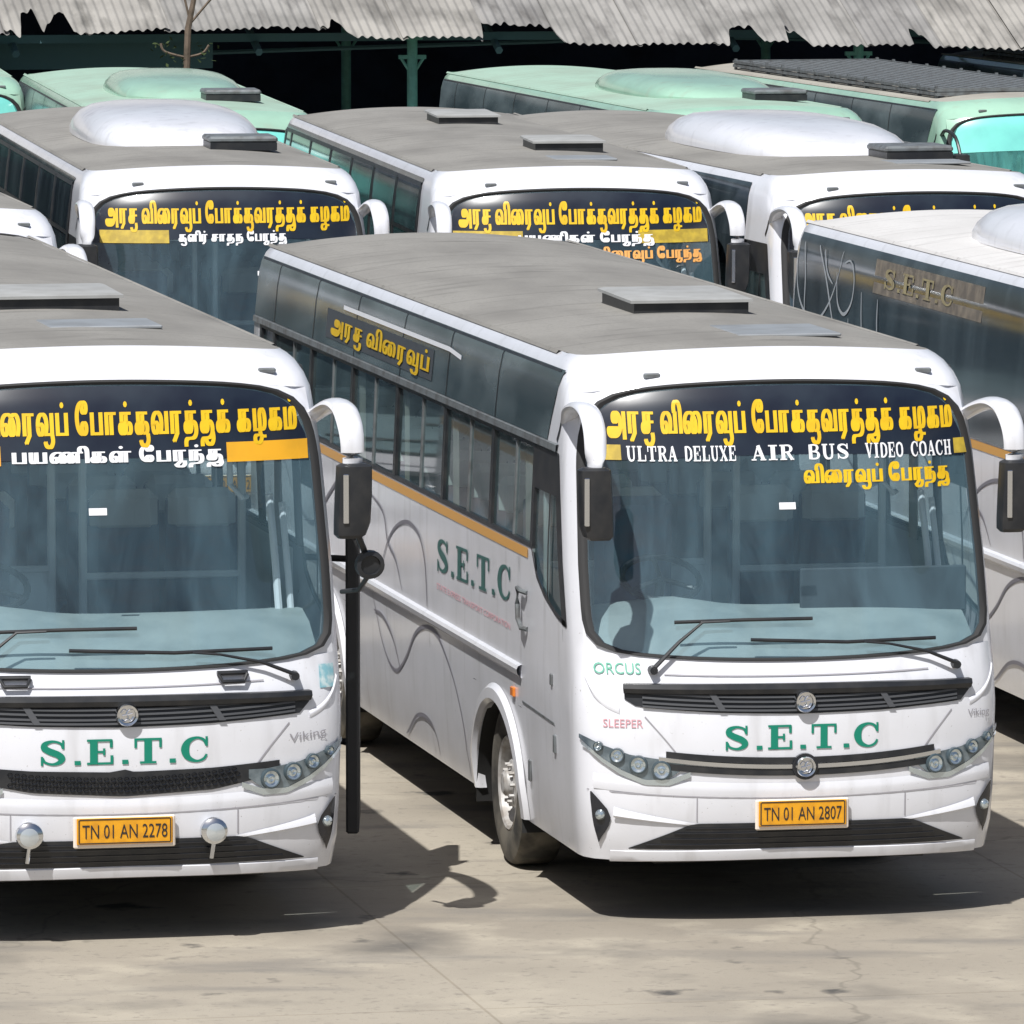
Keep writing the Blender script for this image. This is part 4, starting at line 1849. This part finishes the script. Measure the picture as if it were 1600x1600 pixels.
    if 'spots' in opts:
        for x in (-.52, .49):
            o = P('spot_lamp', 'spot%.1f' % x, lambda mb, x=x: fog_spot(mb, x), 'chrome')
            P('lens', 'spotlens%.1f' % x, lambda mb, x=x: fog_spot_lens(mb, x), 'spot_glass', o)
        for s in (-1, 1):
            P('bonnet_handle', 'bonnet_handle%d' % s, lambda mb, s=s: bonnet_handle(mb, s), 'black_plastic')
    # mirrors
    for s in (-1, 1):
        if green:
            ma = P('mirror_arm', 'thin_arm%d' % s, lambda mb, s=s: mb.tube(catmull([(s * 1.2, .9, 2.9), (s * 1.27, .5, 2.98), (s * 1.28, .1, 2.92), (s * 1.27, -.08, 2.7)], 4), .022, 8), 'black_plastic')
        else:
            ma = P('mirror_arm', 'mirror_arm%d' % s, lambda mb, s=s: mirror_arm(mb, s, s > 0), paint_m)
        P('mirror_head', 'mirror_head%d' % s, lambda mb, s=s: mirror_head(mb, s), 'black_plastic', ma)
        P('reflector_strip', 'mirror_strip%d' % s, lambda mb, s=s: mirror_strip(mb, s), 'chrome', ma)
        if 'round_mirror' in opts and s > 0:
            P('round_mirror', 'mirror_round%d' % s, lambda mb, s=s: mirror_round(mb, s), 'black_plastic')
    # flanks
    for s in (-1, 1):
        if 'sealed' in opts:
            P('glazing_band', 'band_full%d' % s, lambda mb, s=s: band_full(mb, s), 'band_dark')
            if 'posts' in opts:
                P('window_post', 'band_posts%d' % s, lambda mb, s=s: band_posts(mb, s), 'black_plastic')
        else:
            P('glazing_band', 'side_band%d' % s, lambda mb, s=s: side_band(mb, s), 'band_glass')
            P('band_joint', 'band_joints%d' % s, lambda mb, s=s: side_band_joints(mb, s), 'black_plastic')
            P('window_rail', 'band_rail%d' % s, lambda mb, s=s: side_band_rail(mb, s), 'rack_metal')
            P('window_frame', 'window_frame%d' % s, lambda mb, s=s: window_frame(mb, s), 'black_plastic')
            for yb in (2.25, 3.7, 5.3, 7.0, 8.6, 10.2):
                P('slider_bar', 'slider_bar%d%.1f' % (s, yb), lambda mb, s=s, yb=yb: slider_bars(mb, s, yb), 'rack_metal')
            for i in range(7):
                P('side_window', 'pane%d%d' % (s, i), lambda mb, s=s, i=i: side_pane(mb, s, i), 'side_glass')
        dw = P('driver_window', 'driver_pane%d' % s, lambda mb, s=s: driver_pane(mb, s), 'side_glass')
        P('window_surround', 'driver_frame%d' % s, lambda mb, s=s: driver_frame(mb, s), 'black_plastic', dw)
        P('vent_slot', 'quarter%d' % s, lambda mb, s=s: upper_quarter(mb, s), 'black_plastic')
        P('side_ledge', 'ledge%d' % s, lambda mb, s=s: ledge(mb, s), paint_m)
        for cy in (FWY, RWY):
            P('wheel_arch', 'arch%d%.1f' % (s, cy), lambda mb, s=s, cy=cy: arch_lip(mb, s, cy), paint_m)
            P('wheel_well', 'well%d%.1f' % (s, cy), lambda mb, s=s, cy=cy: arch_well(mb, s, cy), 'underbody')
            wh = P('wheel', 'tyre%d' % s, lambda mb, s=s: tyre(mb, s), 'tyre_rubber')
            wh.location = (s * 1.08, cy, .512)
            P('rim', 'rim%d' % s, lambda mb, s=s: rim(mb, s), 'rim_steel', wh)
            P('rim_hole', 'rim_holes%d' % s, lambda mb, s=s: rim_holes(mb, s), 'rubber', wh)
        if not green:
            P('side_stripe', 'stripe%d' % s, lambda mb, s=s: stripe(mb, s), 'stripe_orange')
            P('side_swirl', 'swirls%d' % s, lambda mb, s=s: swirls(mb, s), 'swirl_grey')
            sh, wd = slab('S.E.T.C', 1.1, .4)
            ya, yb = (4.66, 2.25) if s < 0 else (2.25, 4.66)
            za, zb = (1.635, 1.69) if s < 0 else (1.69, 1.635)
            P('side_lettering', 'side_setc%d' % s, lambda mb: side_text(mb, sh, wd, s, ya, yb, za, zb, .215), 'letter_darkgreen', smooth=False)
            s4, w4 = plain('STATE EXPRESS TRANSPORT CORPORATION', .012)
            P('side_caption', 'side_caption%d' % s, lambda mb: side_text(mb, s4, w4, s, ya - .02, yb + .02, 1.52, 1.52, .055), 'letter_pink')
            P('side_mark', 'side_marks%d' % s, lambda mb, s=s: side_marks(mb, s), 'rack_metal')
            P('side_lamp', 'side_amber%d' % s, lambda mb, s=s: side_amber(mb, s), 'amber')
            P('door_handle', 'door_handle%d' % s, lambda mb, s=s: door_handle(mb, s), 'rack_metal')
        if 'side_sticker' in opts:
            st = P('band_sticker', 'sticker_back%d' % s, lambda mb, s=s: sticker_back(mb, s), 'interior_dark')
            s5, w5 = tamil([[A_, RA, CA + '~'], W_EXPRESS])
            a, b = (8.7, 5.15) if s < 0 else (5.15, 8.7)
            P('sticker_lettering', 'sticker_text%d' % s, lambda mb: side_text(mb, s5, w5, s, a, b, 2.88, 2.88, .17, .014), 'letter_yellow', st)
            P('band_line', 'sticker_line%d' % s, lambda mb, s=s: sticker_line(mb, s), 'letter_white', st)
        if 'sealed' in opts and 'swirl_glass' in opts:
            P('glass_swirl', 'swirls_glass%d' % s, lambda mb, s=s: swirls_glass(mb, s), 'swirl_white')
            P('band_sticker', 'glass_sticker%d' % s, lambda mb, s=s: sstrip(mb, s, lin(6.3, 9.4, 6), const(2.90), const(3.15), 1, .011), 'sticker_brown')
            s5, w5 = slab('S.E.T.C', 1.1, .4)
            a, b = (9.1, 7.1) if s < 0 else (7.1, 9.1)
            P('band_lettering', 'glass_setc%d' % s, lambda mb: side_text(mb, s5, w5, s, a, b, 2.95, 2.95, .15, .0125), 'letter_dull')
    # roof gear
    if 'dome' in opts:
        dk = opts['dome'] if isinstance(opts['dome'], tuple) else (6.6, 2.45, .80, 1.0)
        d = P('air_conditioner', 'dome%.1f' % dk[0], lambda mb: dome(mb, *dk), paint_m)
        vx, vy = (.46, dk[0] - dk[1] - .32)
        P('roof_vent', 'dome_vent%.1f' % vy, lambda mb: dome_vent(mb, vx, vy), 'rack_metal')
        P('vent_base', 'dome_vent_base%.1f' % vy, lambda mb: dome_vent_base(mb, vx, vy), 'black_plastic')
    for hx in opts.get('hatches', ()):
        key = 'hatch_%.1f' % hx[0]
        h = P('roof_hatch', key, lambda mb: hatch(mb, *hx), 'hatch_grey')
        P('hatch_base', key + 'b', lambda mb: hatch_base(mb, *hx[:4]), 'black_plastic', h)
    for px in opts.get('plates', ()):
        P('roof_plate', 'plate_%.1f%.1f' % (px[0], px[2]), lambda mb: flush_plate(mb, *px), 'plate_steel')
    if 'rack' in opts:
        P('luggage_rack', 'luggage_rack', luggage_rack, 'rack_metal')
    if 'open_door' in opts:
        P('open_door', 'open_door', open_door, 'rubber')
    return t


# ------------------------------------------------------------------ setting
gm = MB()
gm.grid([[(x, y, 0) for x in lin(-300, 300, 12)] for y in lin(-60, 540, 12)])
g = link('ground', gm.mesh('ground', 'ground', False))
g['kind'] = 'structure'
g['label'] = 'dusty pale concrete yard with oil stains and joints'

# shed behind the back row
SH = (0.0, 93.0, .2)


def sw(x, y, z):
    c, s = math.cos(SH[2]), math.sin(SH[2])
    return (SH[0] + c * x - s * y, SH[1] + s * x + c * y, z)


shed = thing('shed', 'long open shed with ragged grey corrugated roof behind the buses', 'shed', (SH[0], SH[1], 0), SH[2])
CUT = [(-20, .25), (-6.15, .22), (-6.05, -.02), (-5.95, .75), (-5.8, .80), (-5.75, .15), (-5.55, .70), (-5.42, .72), (-5.38, .08), (-3.2, .22), (-3.1, .30), (-2.2, .34), (-2.12, .60), (-1.95, .06), (-.35, .03), (-.28, .58), (.6, .58),
       (.68, .04), (2.75, .08), (2.85, .55), (3.15, .62), (3.2, .1), (3.5, .1), (3.55, .55), (3.72, .42), (3.78, .08), (5.1, .10), (5.16, .6), (5.28, .45), (5.33, .06), (20, .04)]


def eave_z(x):
    return 3.36 - .022 * x


rs = random.Random(3)
x = -15.0
while x < 15.0:
    wdt = 1.05
    mb = MB()
    lift = rs.uniform(0, .03)
    n = int(wdt / .11 * 8)
    rows = []
    tilt = rs.uniform(-.012, .012)
    for j in range(5):
        row = []
        for i in range(n + 1):
            xx = x + wdt * i / n
            cut = lerp_tab(CUT, xx)
            jag = .012 * math.sin(xx * 43.0) + .014 * math.sin(xx * 17.3 + 1)
            y0 = max(0, cut + jag * (1 if cut < .3 else 2.2))
            y = y0 + (6.0 - y0) * (j / 4) ** 1.6
            zz = eave_z(xx) + .36 * y + .013 * math.sin(2 * math.pi * xx / .11) + lift + tilt * i / n * 4 - .10 * (math.sin(xx * .7) * .3)
            row.append((xx, y, zz))
        rows.append(row)
    mb.grid(rows)
    link('roof_sheet', mb.mesh('roof_sheet', 'sheet%d' % rs.choice((0, 0, 1, 2))), shed)
    x += wdt - .075
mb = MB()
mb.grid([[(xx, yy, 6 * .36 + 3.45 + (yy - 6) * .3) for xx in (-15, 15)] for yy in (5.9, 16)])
link('rear_roof', mb.mesh('rear_roof', 'shed_shade', False), shed)
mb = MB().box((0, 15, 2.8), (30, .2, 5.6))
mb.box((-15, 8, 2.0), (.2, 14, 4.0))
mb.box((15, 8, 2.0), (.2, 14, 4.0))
link('wall', mb.mesh('shed_wall', 'shed_shade', False), shed)
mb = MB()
mb.grid([[(xx, yy, .012) for xx in (-15, 15)] for yy in (1.6, 15)])  # dark sheet over the concrete, painted with the shade under the roof
link('floor', mb.mesh('shed_floor', 'shed_shade', False), shed)


def shed_post(mb):
    mb.tube([(0, 0, 0), (0, 0, 3.5)], .065, 10)
    mb.box((0, 0, 3.18), (.34, .06, .05))
    mb.box((0, 0, 3.42), (.22, .22, .05))
    mb.tube([(-.16, 0, 3.2), (0, 0, 2.95)], .02, 6)
    mb.tube([(.16, 0, 3.2), (0, 0, 2.95)], .02, 6)


pm = MB()
shed_post(pm)
pm = pm.mesh('post', 'post_mint')
for xx in (-12.2, -6.7, -1.1, 4.55, 10.2):
    link('post', pm, shed, (xx, .75, 0))
    link('post', pm, shed, (xx + .3, 7.0, 0))
bm_ = MB()
bm_.box((0, 1.1, 3.42), (29.6, .09, .10))
for yy in (2.6, 4.5, 6.2):
    bm_.box((0, yy, 3.02 + .36 * yy), (29.6, .09, .10))
for xx in (-12, -9, -6, -3, 0, 3, 6, 9, 12):
    bm_.tube([(xx, .8, 3.25), (xx, 6.5, 5.2)], .05, 6)
bm_.tube([(-14, 3.5, 3.5), (-5, 3.5, 3.1), (3, 3.5, 3.3), (14, 3.5, 3.0)], .03, 6)
link('purlin', bm_.mesh('purlin', 'beam_teal', False), shed)
bm_ = MB().box((-8.2, 1.6, 3.2), (9.5, .08, .34))
link('tie_beam', bm_.mesh('tie_beam', 'beam_teal', False), shed)

# ------------------------------------------------------------------ buses
WG = 'white coaches parked in rows'
GG = 'mint green buses parked in front of the shed'
H1 = (3.45, 4.45, -.27, .52, .062, .074)
build_bus('white coach whose banner reads ULTRA DELUXE AIR BUS VIDEO COACH, gold side sticker', (1.702, 44.359), .201, WG,
          opts={'near': 1, 'ultra': 1, 'orcus': 1, 'board': 1, 'side_sticker': 1, 'stick': .0, 'hatches': [H1], 'plates': [(1.55, 2.35, -.02, .62)],
                'deck3': (.11, 1.02, 2.568, .135, 'letter_yellow')}, line3=LINE_EXP, plate_no='TN 01 AN 2807')
build_bus('white coach with an open black door and two round spot lamps on its bumper', (-2.245, 43.52), .203, WG,
          opts={'near': 1, 'honeycomb': 1, 'spots': 1, 'script': 1, 'round_mirror': 1, 'open_door': 1, 'stick': -.08, 'deck2': (-.54, .62, 0, 0), 'bars': [(-1.15, -.60), (.66, 1.14)],
                'hatches': [(3.6, 4.4, -.35, .55, .062, .074)], 'plates': [(2.1, 2.7, -.10, .55)]}, line2=LINE_PASS, plate_no='TN 01 AN 2278', scale=(1.055, 1.02, 1.02))
build_bus('white coach at the right edge, white swirls on its sealed dark windows', (5.76, 47.23), .2, WG, roof_m='roof_pale',
          opts={'seats': 0, 'sealed': 1, 'swirl_glass': 1, 'dome': (7.2, 2.3, .80, .9)}, plate_no='TN 01 AN 2291')
build_bus('white coach with a rounded white roof unit standing behind the coach with the open door', (-2.374, 64.662), .151, WG,
          opts={'near': 1, 'sealed': 1, 'posts': 1, 'stick': .3, 'dome': (6.15, 2.35, .80, .95), 'deck2': (-.42, .50, 0, 0), 'bars': [(-1.08, -.50)], 'bar_mat': 'bar_olive'}, line2=LINE_AC, plate_no='TN 01 AN 2263')
build_bus('white coach with two roof hatches and orange words below its yellow banner', (.658, 64.517), .146, WG,
          opts={'near': 1, 'sealed': 1, 'posts': 1, 'stick': .3, 'deck2': (-.38, .46, 0, 0), 'bars': [(-1.08, -.42), (.50, 1.13)], 'bar_mat': 'bar_olive', 'deck3': (.12, 1.05, 2.57, .125, 'letter_orange'),
                'hatches': [(3.1, 3.9, -.02, .64, .062, .074), (8.1, 9.0, -.2, .42, .062, .074)], 'plates': [(1.6, 2.2, -.05, .50)]}, line2=LINE_PASS, line3=LINE_EXP, plate_no='TN 01 AN 2245')
build_bus('white coach with a domed roof unit, windscreen half hidden behind another coach roof', (3.62, 63.999), .237, WG,
          opts={'seats': 1, 'dome': (5.1, 2.3, .80, .9), 'sealed': 1, 'plates': [(1.5, 2.0, .05, .72)]}, plate_no='TN 01 AN 2284')
build_bus('white coach at the left edge of which only a roof corner shows', (-4.60, 58.6), .192, WG,
          opts={'seats': 1}, plate_no='TN 01 AN 2250')
# back row
build_bus('mint green bus with a small domed roof unit, thin bare tree standing behind it', (-3.02, 77.6), .14, GG, 'mint_paint', 'roof_mint', opts={'dome': (5.4, 2.1, .72, .75)}, scale=.965)
build_bus('mint green bus at the left edge, only its turquoise windscreen corner showing', (-6.66, 86.4), .13, GG, 'mint_paint', 'roof_mint', opts={'x': 1}, scale=.965)
build_bus('mint green bus with a long green roof dome, right of the shed post', (2.82, 79.3), .225, GG, 'mint_paint', 'roof_mint', opts={'dome': (4.6, 2.2, .78, .75)}, scale=.955)
build_bus('mint green bus carrying a long grey luggage rack on its roof, turquoise windscreen showing', (6.02, 83.2), .25, GG, 'mint_paint', 'roof_dusty', opts={'rack': 1}, scale=.93)
build_bus('mint green bus of which only the grey roof rack shows under the shed eave', (9.3, 87.5), .25, GG, 'mint_paint', 'roof_dusty', opts={'rack': 1}, scale=.93)

# ------------------------------------------------------------------ bare young tree by the shed
tr = thing('bare_tree', 'thin bare young tree with forked top in front of the shed roof', 'tree', (-3.93, 91.6, 0))
mb = MB()
mb.tube([(0, 0, 0), (.02, 0, 1.5), (0, 0, 2.8), (.03, 0, 3.6), (.10, .02, 3.95)], [.06, .055, .045, .04, .032], 8)
link('trunk', mb.mesh('trunk', 'bark'), tr)
mb = MB()
rt = random.Random(11)
for p in ([(.05, 0, 3.65), (.35, .03, 4.0), (.62, .03, 4.25)], [(.05, 0, 3.7), (-.02, 0, 4.0), (-.12, .02, 4.4)], [(0, 0, 3.25), (-.25, 0, 3.32), (-.30, 0, 3.42)], [(0, 0, 3.25), (.2, 0, 3.3), (.28, 0, 3.4)], [(.35, .03, 4.0), (.5, .05, 4.0), (.7, .06, 4.1)]):
    mb.tube(catmull(p, 4), .016, 6)
link('branch', mb.mesh('branch', 'bark'), tr)
mb = MB()
for cx, cz, sp, n in ((-.28, 3.38, .10, 16), (.26, 3.36, .08, 12), (.0, 3.22, .18, 14), (.62, 4.25, .12, 12), (-.1, 4.4, .12, 12)):
    for _ in range(n):
        c = Vector((cx + rt.gauss(0, sp), rt.gauss(0, .06), cz + rt.gauss(0, .05)))
        a = Vector((rt.uniform(-1, 1), rt.uniform(-1, 1), rt.uniform(-1, 1))).normalized() * .035
        b = Vector((rt.uniform(-1, 1), rt.uniform(-1, 1), rt.uniform(-1, 1))).normalized() * .02
        mb.add([c - a, c + b, c + a, c - b], [(0, 1, 2, 3)])
link('leaves', mb.mesh('leaves', 'leaf', False), tr)
